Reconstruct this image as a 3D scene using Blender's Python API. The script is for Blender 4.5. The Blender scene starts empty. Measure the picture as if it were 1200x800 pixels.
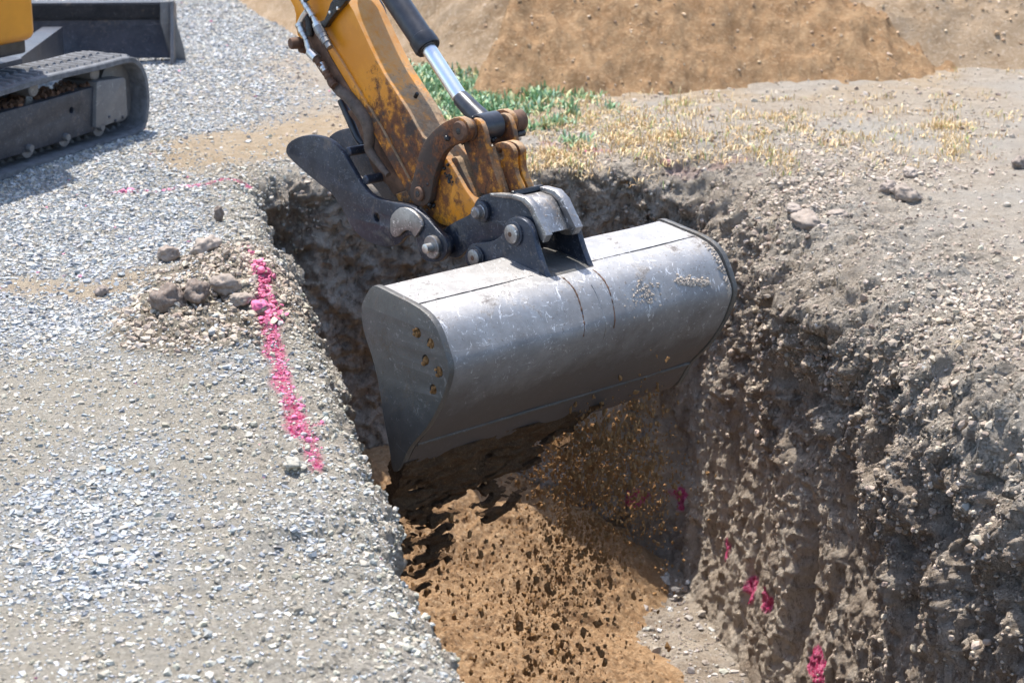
import bpy, bmesh, math, random
import numpy as np
from mathutils import Vector
random.seed(5); RNG = np.random.default_rng(11)
sc = bpy.context.scene
COL = sc.collection
R_ = math.radians

# ------------------------------------------------------------------ camera, sky, sun, exposure
FPX, CH = 2500.0, 1.7
PITCH = math.atan(803/FPX)
YAW = math.asin(569/math.sqrt(569**2+(FPX/math.cos(PITCH))**2))
cam_d = bpy.data.cameras.new('camera'); cam = bpy.data.objects.new('camera', cam_d); COL.objects.link(cam)
cam.location = (0, 0, CH); cam.rotation_euler = (math.pi/2-PITCH, 0, -YAW)
cam_d.sensor_width = 36; cam_d.lens = 36*FPX/1200
cam_d.clip_start = .05; cam_d.clip_end = 600
cam_d.dof.use_dof = True; cam_d.dof.focus_distance = 5.3; cam_d.dof.aperture_fstop = 6.5
sc.camera = cam
SUN_EL, SUN_AZ = 68.0, -17.0            # azimuth from +Y towards +X
w = bpy.data.worlds.new('World'); sc.world = w; w.use_nodes = True
nt = w.node_tree; bg = nt.nodes['Background']
sky = nt.nodes.new('ShaderNodeTexSky'); sky.sky_type = 'NISHITA'; sky.sun_disc = False
sky.sun_elevation = R_(SUN_EL); sky.sun_rotation = R_(SUN_AZ); sky.dust_density = 1.5
nt.links.new(sky.outputs[0], bg.inputs[0]); bg.inputs[1].default_value = .15
sd = bpy.data.lights.new('sun', 'SUN'); sun = bpy.data.objects.new('sun', sd); COL.objects.link(sun)
sd.energy = 3.5; sd.angle = R_(.55); sd.color = (1, .945, .865)
_e, _a = R_(SUN_EL), R_(SUN_AZ)
SUNV = Vector((math.cos(_e)*math.sin(_a), math.cos(_e)*math.cos(_a), math.sin(_e)))
sun.rotation_euler = SUNV.to_track_quat('Z', 'Y').to_euler()
sun.location = (3, 6, 12)
sc.view_settings.view_transform = 'Standard'; sc.view_settings.look = 'None'
sc.view_settings.gamma = 1; sc.view_settings.use_curve_mapping = False
sc.view_settings.exposure = 1.16

# ------------------------------------------------------------------ pixel (1200x800) -> world helpers
F = np.array([math.sin(YAW)*math.cos(PITCH), math.cos(YAW)*math.cos(PITCH), -math.sin(PITCH)])
Rt = np.array([math.cos(YAW), -math.sin(YAW), 0.]); Up = np.cross(Rt, F); CAM = np.array([0, 0, CH])
def ray(u, v): return F+Rt*(u-600)/FPX+Up*(400-v)/FPX
def onz(u, v, z=0.): d = ray(u, v); return CAM+d*((z-CH)/d[2])
def onp(u, v, P, N): d = ray(u, v); return CAM+d*(np.dot(P-CAM, N)/np.dot(d, N))

# ------------------------------------------------------------------ noise
_perm = RNG.permutation(256); _perm = np.concatenate([_perm, _perm, _perm])
_g = RNG.normal(size=(256, 3)); _g /= np.linalg.norm(_g, axis=1)[:, None]
def perlin(p):
    i = np.floor(p).astype(np.int64); f = p-i; i &= 255
    u = f*f*f*(f*(f*6-15)+10); out = 0
    for dx in (0, 1):
        for dy in (0, 1):
            for dz in (0, 1):
                h = _perm[_perm[_perm[(i[:, 0]+dx) & 255]+((i[:, 1]+dy) & 255)]+((i[:, 2]+dz) & 255)]
                g = _g[h]
                d = g[:, 0]*(f[:, 0]-dx)+g[:, 1]*(f[:, 1]-dy)+g[:, 2]*(f[:, 2]-dz)
                wx = u[:, 0] if dx else 1-u[:, 0]; wy = u[:, 1] if dy else 1-u[:, 1]; wz = u[:, 2] if dz else 1-u[:, 2]
                out = out+d*wx*wy*wz
    return out*1.6
def fbm(p, o=4, g=.5):
    s = 0; a = 1
    for k in range(o): s = s+a*perlin(p*2.03**k+k*17.3); a *= g
    return s
def ridged(p, o=3):
    s = 0; a = 1
    for k in range(o): s = s+a*(1-2*np.abs(perlin(p*2.1**k+k*9.1))); a *= .5
    return s
def cells(p):                                   # worley: distance to nearest point and id
    i = np.floor(p).astype(np.int64); best = np.full(len(p), 9.); second = np.full(len(p), 9.); bid = np.zeros(len(p), np.int64)
    for dx in (-1, 0, 1):
        for dy in (-1, 0, 1):
            for dz in (-1, 0, 1):
                c = i+np.array([dx, dy, dz])
                h = _perm[_perm[_perm[c[:, 0] & 255]+(c[:, 1] & 255)]+(c[:, 2] & 255)]
                q = c+_g[h]*.35+.5
                d = np.linalg.norm(p-q, axis=1)
                n = d < best
                second = np.where(n, best, np.minimum(second, d)); bid = np.where(n, h, bid); best = np.where(n, d, best)
    return best, second, bid
def sm(a, b, x): t = np.clip((x-a)/(b-a), 0, 1); return t*t*(3-2*t)

# ------------------------------------------------------------------ mesh helpers
def mesh_np(name, V, Q, mat, parent=None, attrs=None, smooth=True, origin=None):
    """V (n,3) world verts, Q (m,k) faces"""
    V = np.asarray(V, np.float32); Q = np.asarray(Q, np.int32)
    off = np.zeros(3)
    if parent is not None:
        o = parent
        while o is not None: off = off+np.array(o.location); o = o.parent
    if origin is not None: off = np.array(origin)
    me = bpy.data.meshes.new(name); k = Q.shape[1]
    me.vertices.add(len(V)); me.vertices.foreach_set('co', (V-off).astype(np.float32).ravel())
    me.loops.add(Q.size); me.loops.foreach_set('vertex_index', Q.ravel())
    me.polygons.add(len(Q)); me.polygons.foreach_set('loop_start', np.arange(0, Q.size, k, dtype=np.int32))
    me.polygons.foreach_set('use_smooth', np.full(len(Q), smooth))
    for an, av in (attrs or {}).items():
        if av.ndim == 1:
            a = me.attributes.new(an, 'FLOAT', 'POINT'); a.data.foreach_set('value', av.astype(np.float32))
        else:
            a = me.attributes.new(an, 'FLOAT_COLOR', 'POINT')
            a.data.foreach_set('color', np.concatenate([av, np.ones((len(av), 1))], 1).astype(np.float32).ravel())
    me.update(calc_edges=True)
    me.materials.append(mat)
    o = bpy.data.objects.new(name, me); COL.objects.link(o)
    if parent is not None: o.parent = parent
    if origin is not None: o.location = origin
    return o
def tag(o, label=None, cat=None, group=None, kind=None):
    if label: o['label'] = label
    if cat: o['category'] = cat
    if group: o['group'] = group
    if kind: o['kind'] = kind
    return o
def finish_bm(name, bm, mat, parent, angle=35, origin=None):
    bmesh.ops.remove_doubles(bm, verts=bm.verts, dist=1e-5)
    bmesh.ops.recalc_face_normals(bm, faces=bm.faces)
    off = Vector((0, 0, 0)); o = parent
    while o is not None: off += o.location; o = o.parent
    if origin is not None: off = Vector(origin)
    bmesh.ops.translate(bm, verts=bm.verts, vec=-off)
    me = bpy.data.meshes.new(name); bm.to_mesh(me); bm.free()
    me.shade_smooth(); me.set_sharp_from_angle(angle=R_(angle)); me.materials.append(mat)
    ob = bpy.data.objects.new(name, me); COL.objects.link(ob); ob.parent = parent
    if origin is not None: ob.location = origin
    return ob

# ------------------------------------------------------------------ materials
class NB:
    def __init__(s, name):
        s.m = bpy.data.materials.new(name); s.m.use_nodes = True; s.t = s.m.node_tree; s.b = s.t.nodes['Principled BSDF']
        s.geo = s.n('ShaderNodeNewGeometry')
    def n(s, ty, **kw):
        x = s.t.nodes.new(ty)
        for k, v in kw.items(): setattr(x, k, v)
        return x
    def l(s, a, b): s.t.links.new(a, b)
    def pos(s, sx=1, sy=1, sz=1):
        m = s.n('ShaderNodeMapping'); s.l(s.geo.outputs['Position'], m.inputs[0]); m.inputs['Scale'].default_value = (sx, sy, sz); return m.outputs[0]
    def noise(s, scale, vec=None, detail=6, rough=.6, dist=0):
        x = s.n('ShaderNodeTexNoise'); x.inputs['Scale'].default_value = scale; x.inputs['Detail'].default_value = detail
        x.inputs['Roughness'].default_value = rough; x.inputs['Distortion'].default_value = dist
        s.l(vec if vec else s.pos(), x.inputs['Vector']); return x.outputs['Fac']
    def voro(s, scale, out='Distance', vec=None, feature='F1'):
        x = s.n('ShaderNodeTexVoronoi', feature=feature); x.inputs['Scale'].default_value = scale
        s.l(vec if vec else s.pos(), x.inputs['Vector']); return x.outputs[out]
    def ramp(s, f, a, b):
        x = s.n('ShaderNodeMapRange', clamp=True); s.l(f, x.inputs[0]); x.inputs[1].default_value = a; x.inputs[2].default_value = b; return x.outputs[0]
    def math(s, op, a, b=None):
        x = s.n('ShaderNodeMath', operation=op)
        for i, q in enumerate((a, b)):
            if q is None: continue
            if isinstance(q, (int, float)): x.inputs[i].default_value = q
            else: s.l(q, x.inputs[i])
        return x.outputs[0]
    def mix(s, f, a, b):
        x = s.n('ShaderNodeMix', data_type='RGBA')
        if isinstance(f, (int, float)): x.inputs[0].default_value = f
        else: s.l(f, x.inputs[0])
        for i, c in ((6, a), (7, b)):
            if isinstance(c, tuple): x.inputs[i].default_value = (*c, 1)
            else: s.l(c, x.inputs[i])
        return x.outputs[2]
    def attr(s, name, out='Fac'):
        x = s.n('ShaderNodeAttribute', attribute_name=name); return x.outputs[out]
    def bump(s, h, strength, dist, prev=None):
        x = s.n('ShaderNodeBump'); x.inputs['Strength'].default_value = strength; x.inputs['Distance'].default_value = dist
        s.l(h, x.inputs['Height'])
        if prev is not None: s.l(prev, x.inputs['Normal'])
        return x.outputs[0]
    def out(s, color=None, rough=None, metal=None, normal=None, spec=None):
        for k, v in (('Base Color', color), ('Roughness', rough), ('Metallic', metal), ('Normal', normal), ('Specular IOR Level', spec)):
            if v is None: continue
            i = s.b.inputs[k]
            if isinstance(v, tuple): i.default_value = (*v, 1)
            elif isinstance(v, (int, float)): i.default_value = v
            else: s.l(v, i)
        return s.m

def mat_ground():
    s = NB('earth')
    n1 = s.noise(1.7, detail=8); n2 = s.noise(14, detail=8, rough=.7); n3 = s.noise(90, detail=4)
    dirt = s.mix(s.ramp(n2, .35, .68), (.41, .34, .265), (.62, .545, .445))
    dirt = s.mix(s.ramp(n1, .45, .6), dirt, (.50, .455, .39))
    dirt = s.mix(s.ramp(n3, .58, .72), dirt, (.62, .58, .52))
    gr = s.mix(s.ramp(s.voro(120, 'Color'), .2, .8), (.30, .305, .30), (.56, .57, .56))
    gr = s.mix(s.ramp(n2, .46, .58), gr, (.50, .46, .38))
    # damp cut earth
    wv = s.pos(1, 1, .28); w1 = s.noise(3.2, wv, 9, .68, .3); w2 = s.noise(11, wv, 8, .75); w3 = s.noise(2.1, None, 5)
    cut = s.mix(s.ramp(w2, .36, .64), (.30, .232, .178), (.62, .52, .41))
    cut = s.mix(s.ramp(w1, .44, .64), cut, (.68, .59, .48))
    cut = s.mix(s.ramp(w3, .52, .66), cut, (.37, .29, .22))
    st = s.noise(9, s.pos(1, 1, .10), 6, .7)
    cut = s.mix(s.math('MULTIPLY', s.ramp(st, .52, .62), .6), cut, (.64, .57, .485))
    cut = s.mix(s.math('MULTIPLY', s.ramp(s.noise(6, s.pos(1, 1, .3), 9, .8), .56, .64), .75), cut, (.24, .187, .143))
    cut = s.mix(s.math('MULTIPLY', s.ramp(s.noise(4.5, None, 7, .7), .62, .68), .45), cut, (.46, .37, .26))
    gcol = s.mix(s.math('MULTIPLY', s.attr('compact'), .85), gr, s.mix(s.ramp(n3, .4, .65), (.43, .38, .30), (.58, .525, .43)))
    c = s.mix(s.attr('gravel'), dirt, gcol)
    c = s.mix(s.math('MULTIPLY', s.attr('tan'), .75), c, s.mix(s.ramp(n2, .4, .6), (.52, .37, .21), (.60, .47, .32)))
    f1 = s.noise(34, s.pos(1, 1, .55), 12, .82, .4); f2 = s.noise(85, s.pos(1, 1, .7), 8, .8)
    cut = s.mix(s.math('MULTIPLY', s.ramp(f1, .52, .60), .72), cut, (.18, .138, .105))
    cut = s.mix(s.math('MULTIPLY', s.ramp(f1, .46, .38), .60), cut, (.66, .58, .49))
    cut = s.mix(s.math('MULTIPLY', s.ramp(f2, .56, .66), .5), cut, (.60, .53, .45))
    c = s.mix(s.attr('cut'), c, cut)
    c = s.mix(s.attr('pile'), c, s.mix(s.ramp(n2, .38, .62), (.25, .205, .15), (.46, .41, .32)))
    pk = s.math('MINIMUM', 1., s.math('MULTIPLY', s.attr('pink'), s.ramp(s.noise(75, None, 5, .75), .30, .54)))
    c = s.mix(pk, c, s.mix(s.ramp(n3, .4, .6), (.62, .05, .16), (.82, .22, .38)))
    b = s.bump(s.noise(26, None, 12, .82), 1.0, .06)
    b = s.bump(s.voro(85, feature='F1'), .45, .008, b)
    b = s.bump(s.noise(210, None, 4, .7), .6, .004, b)
    return s.out(c, .95, 0, b, .15)
def mat_chips(name='chips', bsc=180, pale=.6):
    s = NB(name)
    c = s.mix(s.math('MULTIPLY', s.ramp(s.noise(140, None, 3), .45, .75), pale), s.attr('col', 'Color'), (.5, .48, .44))
    return s.out(c, .8, 0, s.bump(s.noise(bsc, None, 5), .5, .004), .3)
def mat_sand(name, c1, c2, c3, sc_=1., fine=1.):
    s = NB(name)
    n = s.noise(9*sc_, None, 9, .7); n2 = s.noise(60*sc_, None, 6, .7)
    c = s.mix(s.ramp(n, .35, .65), c1, c2); c = s.mix(s.ramp(n2, .5, .72), c, c3)
    b = s.bump(s.noise(22*sc_, None, 12, .8), .9, .04*fine); b = s.bump(s.noise(120*sc_, None, 6, .7), .8, .008*fine, b)
    return s.out(c, .95, 0, b, .1)
def mat_steel(name, c1, c2, rough=.42, metal=.85, mud=.45, mudc=(.17, .11, .065), scr=1., low=None):
    s = NB(name)
    n = s.noise(13, None, 10, .75, .4); n2 = s.noise(48, None, 8, .78)
    c = s.mix(s.ramp(n, .30, .70), c1, c2)
    sx = s.noise(55, s.pos(1, .15, .6), 5, .8, 1.5)
    sy = s.noise(60, s.pos(.12, 1, 1.3), 5, .8, .8)
    sc1 = s.math('MULTIPLY', s.math('MAXIMUM', s.ramp(sx, .60, .64), s.ramp(sy, .61, .65)), .55*scr)
    c = s.mix(sc1, c, tuple(min(1, k*2.2+.15) for k in c2))
    m = s.ramp(s.noise(9, None, 10, .75, .3), 1.02-mud, 1.02-mud+.10)
    m = s.math('MULTIPLY', m, s.ramp(n2, .38, .62))
    if low is not None:                      # dried mud, on the shell also painted-in shade, towards the cutting edge
        z = s.n('ShaderNodeSeparateXYZ'); s.l(s.geo.outputs['Position'], z.inputs[0])
        zz = s.math('ADD', z.outputs[2], s.math('MULTIPLY', s.noise(9, None, 8, .7), .22))
        m = s.math('MAXIMUM', m, s.math('MULTIPLY', s.ramp(zz, low[0], low[1]), low[2]))
    sp = s.ramp(s.noise(110, None, 3, .6), .62, .68)
    m = s.math('MAXIMUM', m, s.math('MULTIPLY', sp, .6))
    c = s.mix(m, c, mudc)
    r = s.math('ADD', s.math('MULTIPLY', m, .45), s.math('ADD', rough-.08, s.math('MULTIPLY', n2, .2)))
    me_ = s.math('MULTIPLY', s.math('SUBTRACT', 1, m), metal)
    b = s.bump(n2, .12, .004); b = s.bump(m, .35, .0025, b); b = s.bump(s.noise(240, None, 4), .12, .001, b)
    return s.out(c, r, me_, b)
def mat_paint(name='orange_paint', rb=0.):
    s = NB(name)
    n = s.noise(5, None, 9, .7); n2 = s.noise(30, None, 9, .8); n3 = s.noise(120, None, 5, .7)
    c = s.mix(s.ramp(n, .4, .65), (.56, .20, .008), (.72, .29, .014))
    z = s.n('ShaderNodeSeparateXYZ'); s.l(s.geo.outputs['Position'], z.inputs[0])
    # grime and rust gather towards the working end of the arm
    d = s.n('ShaderNodeVectorMath', operation='DISTANCE'); s.l(s.geo.outputs['Position'], d.inputs[0]); d.inputs[1].default_value = tuple(GRIME)
    g = s.ramp(d.outputs['Value'], .50, .10)
    k = s.math('ADD', s.math('MULTIPLY', g, .30), s.math('ADD', s.math('MULTIPLY', n2, .75), s.math('MULTIPLY', n, .35)))
    rust = s.ramp(k, .75-rb, .84-rb)
    c = s.mix(rust, c, s.mix(s.ramp(n3, .4, .62), (.045, .018, .010), (.20, .070, .02)))
    blk = s.ramp(s.math('ADD', s.math('MULTIPLY', g, .25), s.noise(13, None, 8, .75)), .72-rb*.5, .82-rb*.5)
    c = s.mix(blk, c, (.05, .034, .026))
    up = s.n('ShaderNodeSeparateXYZ'); s.l(s.geo.outputs['Normal'], up.inputs[0])
    dust = s.math('MULTIPLY', s.ramp(up.outputs[2], .15, .7), s.ramp(n2, .34, .58))
    c = s.mix(s.math('MULTIPLY', dust, .62), c, (.52, .37, .22))
    r = s.math('ADD', .34, s.math('MULTIPLY', s.math('MAXIMUM', rust, dust), .45))
    b = s.bump(n2, .25, .004); b = s.bump(s.math('ADD', rust, blk), .4, .002, b)
    return s.out(c, r, 0, b, .45)
def mat_plain(name, c, rough=.6, metal=0, var=.3, bumpd=.003, scale=40):
    s = NB(name)
    k = s.mix(s.ramp(s.noise(scale, None, 7, .7), .35, .7), tuple(x*(1-var) for x in c), tuple(min(1, x*(1+var)) for x in c))
    return s.out(k, rough, metal, s.bump(s.noise(scale*2, None, 6, .7), .4, bumpd))

# excavator arm frame: A = across the bucket, B = horizontal towards the machine
A = np.array([math.sin(R_(61)), math.cos(R_(61)), 0.]); B = np.array([-A[1], A[0], 0.]); Z = np.array([0, 0, 1.])
OB = CAM+ray(529, 428)*5.0; BW = .962
GRIME = onp(497, 175, OB+A*.46, A)

M_ground = mat_ground(); M_chip = mat_chips(); M_crumb = mat_chips('earth_crumb', 90, .12)
M_sand = mat_sand('trench_sand', (.40, .24, .125), (.55, .36, .205), (.68, .50, .325))
M_sand_shade = mat_sand('shaded_sand', (.115, .066, .036), (.20, .12, .064), (.27, .17, .095), 3.)  # darker copy of the falling sand, the curtain's backlit shade painted into its colour
M_sand2 = mat_sand('falling_sand', (.36, .19, .08), (.50, .28, .12), (.62, .38, .19), 2.)
M_heap = mat_sand('heap_sand', (.38, .225, .115), (.57, .37, .205), (.66, .47, .29), 1., 2.4)
M_pale = mat_sand('pale_soil', (.44, .305, .185), (.62, .465, .315), (.72, .585, .435), .9, 2.4)
M_shell = mat_steel('bucket_steel', (.26, .255, .25), (.42, .412, .405), .50, .76, .47, (.085, .064, .052), 1.3, (.33, .08, .95))
M_side = mat_steel('side_steel', (.062, .061, .058), (.115, .112, .106), .5, .3, .50, (.115, .088, .062), .6, (.12, -.22, .6))
M_dark = mat_steel('dark_steel', (.010, .013, .022), (.050, .060, .085), .36, .35, .47, (.17, .145, .12), .7)
M_mid = mat_steel('worn_steel', (.15, .145, .145), (.40, .385, .37), .42, .8, .47, (.17, .12, .085), 1.4)
M_paint = mat_paint(); M_paint2 = mat_paint('rusty_orange_paint', .15)
M_house = mat_plain('machine_yellow', (.56, .23, .014), .35, 0, .10, .001, 6)
M_chrome = mat_plain('chrome', (.85, .86, .87), .27, 1, .04, .0004, 30)
M_barrel = mat_plain('black_barrel', (.035, .037, .045), .32, .2, .4, .001, 20)
M_rubber = mat_plain('track_rubber', (.11, .116, .128), .8, 0, .4, .004, 30)
M_grease = mat_plain('grease', (.012, .012, .014), .22, 0, .4, .01, 45)
M_rust = mat_plain('rusty_brown', (.12, .062, .036), .75, .1, .5, .006, 30)
M_zinc = mat_plain('zinc_fitting', (.62, .62, .60), .35, .9, .25, .002, 50)
M_hose = mat_plain('dirty_hose', (.085, .062, .048), .7, 0, .5, .008, 30)

# ------------------------------------------------------------------ ground sheet with the trench cut into it
XL, XR, YN, YF, DEPTH = .660, 2.20, -1.3, 7.14, 1.43
def path():
    P = []; N = []
    def line(x0, y0, x1, y1, steps, nx, ny):
        for t in steps: P.append((x0+(x1-x0)*t, y0+(y1-y0)*t)); N.append((nx, ny))
    def arc(cx, cy, r, a0, a1, n):
        for k in range(n):
            a = R_(a0+(a1-a0)*k/n); P.append((cx+r*math.cos(a), cy+r*math.sin(a))); N.append((math.cos(a), math.sin(a)))
    def ys(y0, y1, h): n = max(1, int(abs(y1-y0)/h)); return [(k/n) for k in range(n)]
    rn, rl, rr = .2, .13, .32
    line(XL, YN+rn, XL, 2.9, ys(YN, 2.9, .06), -1, 0)
    line(XL, 2.9, XL, YF-rl, ys(2.9, YF-rl, .0085), -1, 0)
    arc(XL+rl, YF-rl, rl, 180, 90, 60)
    line(XL+rl, YF, XR-rr, YF, ys(XL+rl, XR-rr, .009), 0, 1)
    arc(XR-rr, YF-rr, rr, 90, 0, 80)
    line(XR, YF-rr, XR, 3.3, ys(YF-rr, 3.3, .0072), 1, 0)
    line(XR, 3.3, XR, YN+rn, ys(3.3, YN, .06), 1, 0)
    arc(XR-rn, YN+rn, rn, 0, -90, 12)
    line(XR-rn, YN, XL+rn, YN, ys(XL, XR, .08), 0, -1)
    arc(XL+rn, YN+rn, rn, -90, -180, 12)
    return np.array(P), np.array(N)
PP, NN = path(); nc = len(PP)
right = sm(.2, .8, NN[:, 0]); left = sm(.2, .8, -NN[:, 0]); far = sm(.2, .8, NN[:, 1])
rs = .05+.17*right+.01*far+.08*left
inset = .02+.12*right+.20*far
rings = []   # (d outward or None, kind)
g = list(np.arange(0, .9, .009)); st = .009
while g[-1] < 120: st *= 1.031; g.append(g[-1]+st)
g = g[::-1]
VX, VN, VK, VD = [], [], [], []
for d in g:
    dd = rs+d
    VX.append(np.c_[PP+NN*dd[:, None], np.zeros(nc)]); VN.append(np.tile([0, 0, 1.], (nc, 1))); VK.append(np.zeros(nc)); VD.append(np.full(nc, d))
for k in range(1, 22):
    a = k/22*math.pi/2
    xy = PP+NN*(rs*(1-math.sin(a)))[:, None]
    VX.append(np.c_[xy, -rs*(1-math.cos(a))]); n = np.c_[-NN*math.sin(a), np.full(nc, math.cos(a))]; VN.append(n)
    VK.append(np.full(nc, k/22)); VD.append(np.zeros(nc))
nw = 215
for k in range(nw+1):
    t = k/nw; zz = -rs-(DEPTH-rs)*t
    xy = PP-NN*(inset*t**1.2)[:, None]
    VX.append(np.c_[xy, zz]); VN.append(np.c_[-NN, np.full(nc, .05)]); VK.append(np.full(nc, 1+t)); VD.append(np.zeros(nc))
base = PP-NN*inset[:, None]; mid = np.c_[np.full(nc, 1.42), np.clip(base[:, 1], -.6, 6.4)]
for k in range(1, 46):
    t = k/45
    VX.append(np.c_[base*(1-t)+mid*t, np.full(nc, -DEPTH)]); VN.append(np.tile([0, 0, 1.], (nc, 1))); VK.append(np.full(nc, 3+t)); VD.append(np.zeros(nc))
nr = len(VX)
V = np.concatenate(VX); VN = np.concatenate(VN); K = np.concatenate(VK); D = np.concatenate(VD)
cr = np.tile(right, nr); cl = np.tile(left, nr); cf = np.tile(far, nr)
wall = np.where(K <= 1, sm(.15, 1, K), np.where(K <= 2, 1., 0.)); floor = (K >= 3).astype(float)
foot = np.where((K > 1) & (K <= 2), sm(2, 1.93, K), 1.)
wall = wall*foot
gnd = (K < 1).astype(float)*(1-wall)
nearE = np.exp(-(D/.35)**2)*(K < 3)
fade = np.exp(-(D/9.))
# displacement layers
sel = (D < 6)
def part(f, amp, mask=None):
    """evaluate noise only where the amplitude matters"""
    out = np.zeros(len(V)); m = (np.abs(amp) > 1e-5) & (D < 8) if np.ndim(amp) else np.ones(len(V), bool)
    out[m] = f(V[m]); return out*amp
strv = np.array([1, 1, .22])
h = part(lambda p: fbm(p*1.1, 2), .018*fade*gnd)
h += part(lambda p: fbm(p*7, 4), (.005+.004*cr)*fade*gnd)
edge = nearE*(1-floor)
tear = part(lambda p: fbm(p*2.3+21, 3), np.ones(len(V))*.16*wall)
upz = sm(1.52, 1.16, K+tear-.0)*(K > .2)+sm(.2, .6, K)*(K <= .2)
upz = np.maximum(upz, left_ := np.tile(left, len(VX))*sm(.1, .4, K)*sm(1.3, 1.1, K))                # broken, crumbling upper band
rug = wall*(.12+.88*np.maximum(upz*(1+.0*cr), .75*cf))                  # the lower face is scraped smoother
h += part(lambda p: fbm(p*3.1, 3), .034*np.maximum(wall*(.35+.85*rug), edge*.25))
h += part(lambda p: fbm(p*np.array([1, 1, .18])*8, 4), .013*wall)
h += part(lambda p: fbm(p*np.array([1, 1, .12])*26+4, 3), .008*wall)
h += part(lambda p: fbm(p*np.array([1, 1, .5])*20+14, 4), .006*wall)
h -= part(lambda p: sm(.30, .55, fbm(p*np.array([1, 1, .35])*5+31, 4)), .022*wall*cr)
h += part(lambda p: ridged(p*np.array([1, 1, .6])*6+3, 4)-.35, .026*rug*(.6+.6*cr+.9*cf))
cd, cs, cid = np.zeros(len(V)), np.zeros(len(V)), np.zeros(len(V), int)
m = ((wall > .02) | (edge > .25)) & (D < 3)
wq = .03*np.c_[fbm(V[m]*9, 2), fbm(V[m]*9+7, 2), fbm(V[m]*9+13, 2)]
cd[m], cs[m], cid[m] = cells((V[m]+wq)*np.array([9, 9, 6.]))
blk = (cid % 7)/7.-.43
h += np.where(m, blk*sm(0, .10, cs-cd), 0)*(.055*rug*(.5+.8*cr)+.034*edge*(cr+.55*cl)*gnd)
cd[m], cs[m], cid[m] = cells((V[m]+wq*.5)*np.array([25, 25, 19.]))
h += np.where(m, ((cid % 5)/5.-.4)*sm(0, .14, cs-cd), 0)*(.020*rug+.006*wall+.015*edge*(.3+.7*cr)*gnd)
h += part(lambda p: ridged(p*15, 3)-.3, .010*rug+.010*edge*(.4+.6*cr))
h += part(lambda p: fbm(p*38, 3), (.0035*wall+.006*rug+.004*gnd*fade*(1-wall)*(.5+.8*edge)))
wm = wall > .5
h -= wall*np.where(cr > .5, h[wm & (cr > .5)].mean(), np.where(cl > .5, h[wm & (cl > .5)].mean()+.02, 0))
h += part(lambda p: fbm(p*6, 4), .03*floor*0+.012*floor)
h += part(lambda p: fbm(p*40, 2), .004*floor)
# a niche scraped into the right wall
nc1 = onp(938, 690, np.array([2.13, 0, 0]), np.array([1., 0, 0]))
h -= .07*np.exp(-((V[:, 1]-nc1[1])/.055)**2-((V[:, 2]-nc1[2])/.30)**4)*wall*cr
nc2 = onp(965, 520, np.array([2.17, 0, 0]), np.array([1., 0, 0]))
h -= .04*np.exp(-((V[:, 1]-nc2[1])/.16)**2-((V[:, 2]-nc2[2])/.12)**2)*wall*cr
nc3 = onp(1010, 360, np.array([2.2, 0, 0]), np.array([1., 0, 0]))
h -= .05*np.exp(-((V[:, 1]-nc3[1])/.07)**2-((V[:, 2]-nc3[2])/.07)**2)*wall*cr
V = V+VN*h[:, None]
# long wobble of the rim
wob = .03*perlin(np.c_[V[:, :2]*1.7, V[:, 2]*.5])*np.exp(-(D/.5)**2)*(1-floor)
nxy = np.tile(NN, (nr, 1)); V[:, :2] += nxy*wob[:, None]
# heap of dug dirt on the left lip, wheel-flattened foreground hump
hp = onz(255, 335)
heap = np.exp(-(((V[:, 0]-.43)/.20)**2+((V[:, 1]-5.72)/.42)**2))*(K < 1)
heap2 = np.exp(-(((V[:, 0]-.25)/.16)**2+((V[:, 1]-5.45)/.22)**2))*(K < 1)
hn = np.zeros(len(V)); mm = (heap+heap2) > .02
hn[mm] = fbm(V[mm]*14, 4)
V[:, 2] += (heap*.075+heap2*.035)*(1+.5*hn)
V[:, 2] += -.02*sm(.5, 0, D)*(V[:, 0] > 1.8)*(K < 1)
# attributes
flat = np.zeros(len(V)); mf = (K <= 1) & (D < 30)
flat[mf] = fbm(V[mf]*np.array([1.6, 1.1, 0]), 4)
pile_a = np.clip(sm(.18, .55, heap+heap2+.25*hn), 0, 1)
gravel = np.where(K < 1, 1., 0.)*np.clip(sm(1.05, .2, V[:, 0]+.3*flat-.12*(V[:, 1]-7)*(V[:, 1] > 7)), 0, 1)*(1-wall)
mid_d = sm(-.25, .55, flat+.55*np.exp(-(((V[:, 0]-.40)/.28)**2))*(V[:, 1] < 4.9)+.12*(V[:, 0] > .62)+.40*sm(5.0, 3.7, V[:, 1])*sm(-.45, .25, V[:, 0])+.10)*(V[:, 0] < .8)*sm(5.6, 5.0, V[:, 1])
mid_d = np.maximum(mid_d, .8*sm(.16, .0, D)*(V[:, 0] < .8)*(K < 1))
tanm = sm(.05, .5, flat+.3)*sm(7.4, 8.6, V[:, 1])*sm(1.4, 1.9, V[:, 0])*(K < 1)
tp = [(230, 183), (290, 172), (350, 160), (400, 148)]
ts = [(20, 330), (60, 336), (110, 338), (165, 328)]
def poly_dist(xy, pts):
    d = np.full(len(xy), 9.)
    for (x0, y0), (x1, y1) in zip(pts[:-1], pts[1:]):
        a = np.array([x0, y0]); b = np.array([x1, y1])-a
        t = np.clip(((xy-a)@b)/(b@b), 0, 1); d = np.minimum(d, np.linalg.norm(xy-a-t[:, None]*b, axis=1))
    return d
def gp(pts): return [tuple(onz(u, v)[:2]) for u, v in pts]
sub = np.where((K < 1.02) & (D < 4.5))[0]; xy = V[sub, :2]
jit = .03*perlin(np.c_[xy*9, np.zeros(len(xy))]); jf = perlin(np.c_[xy*34, np.ones(len(xy))])
tt = np.zeros(len(V)); dtp = poly_dist(xy*np.array([1, .5]), [(a, b*.5) for a, b in gp(tp)])
soilm = mid_d*0
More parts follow.
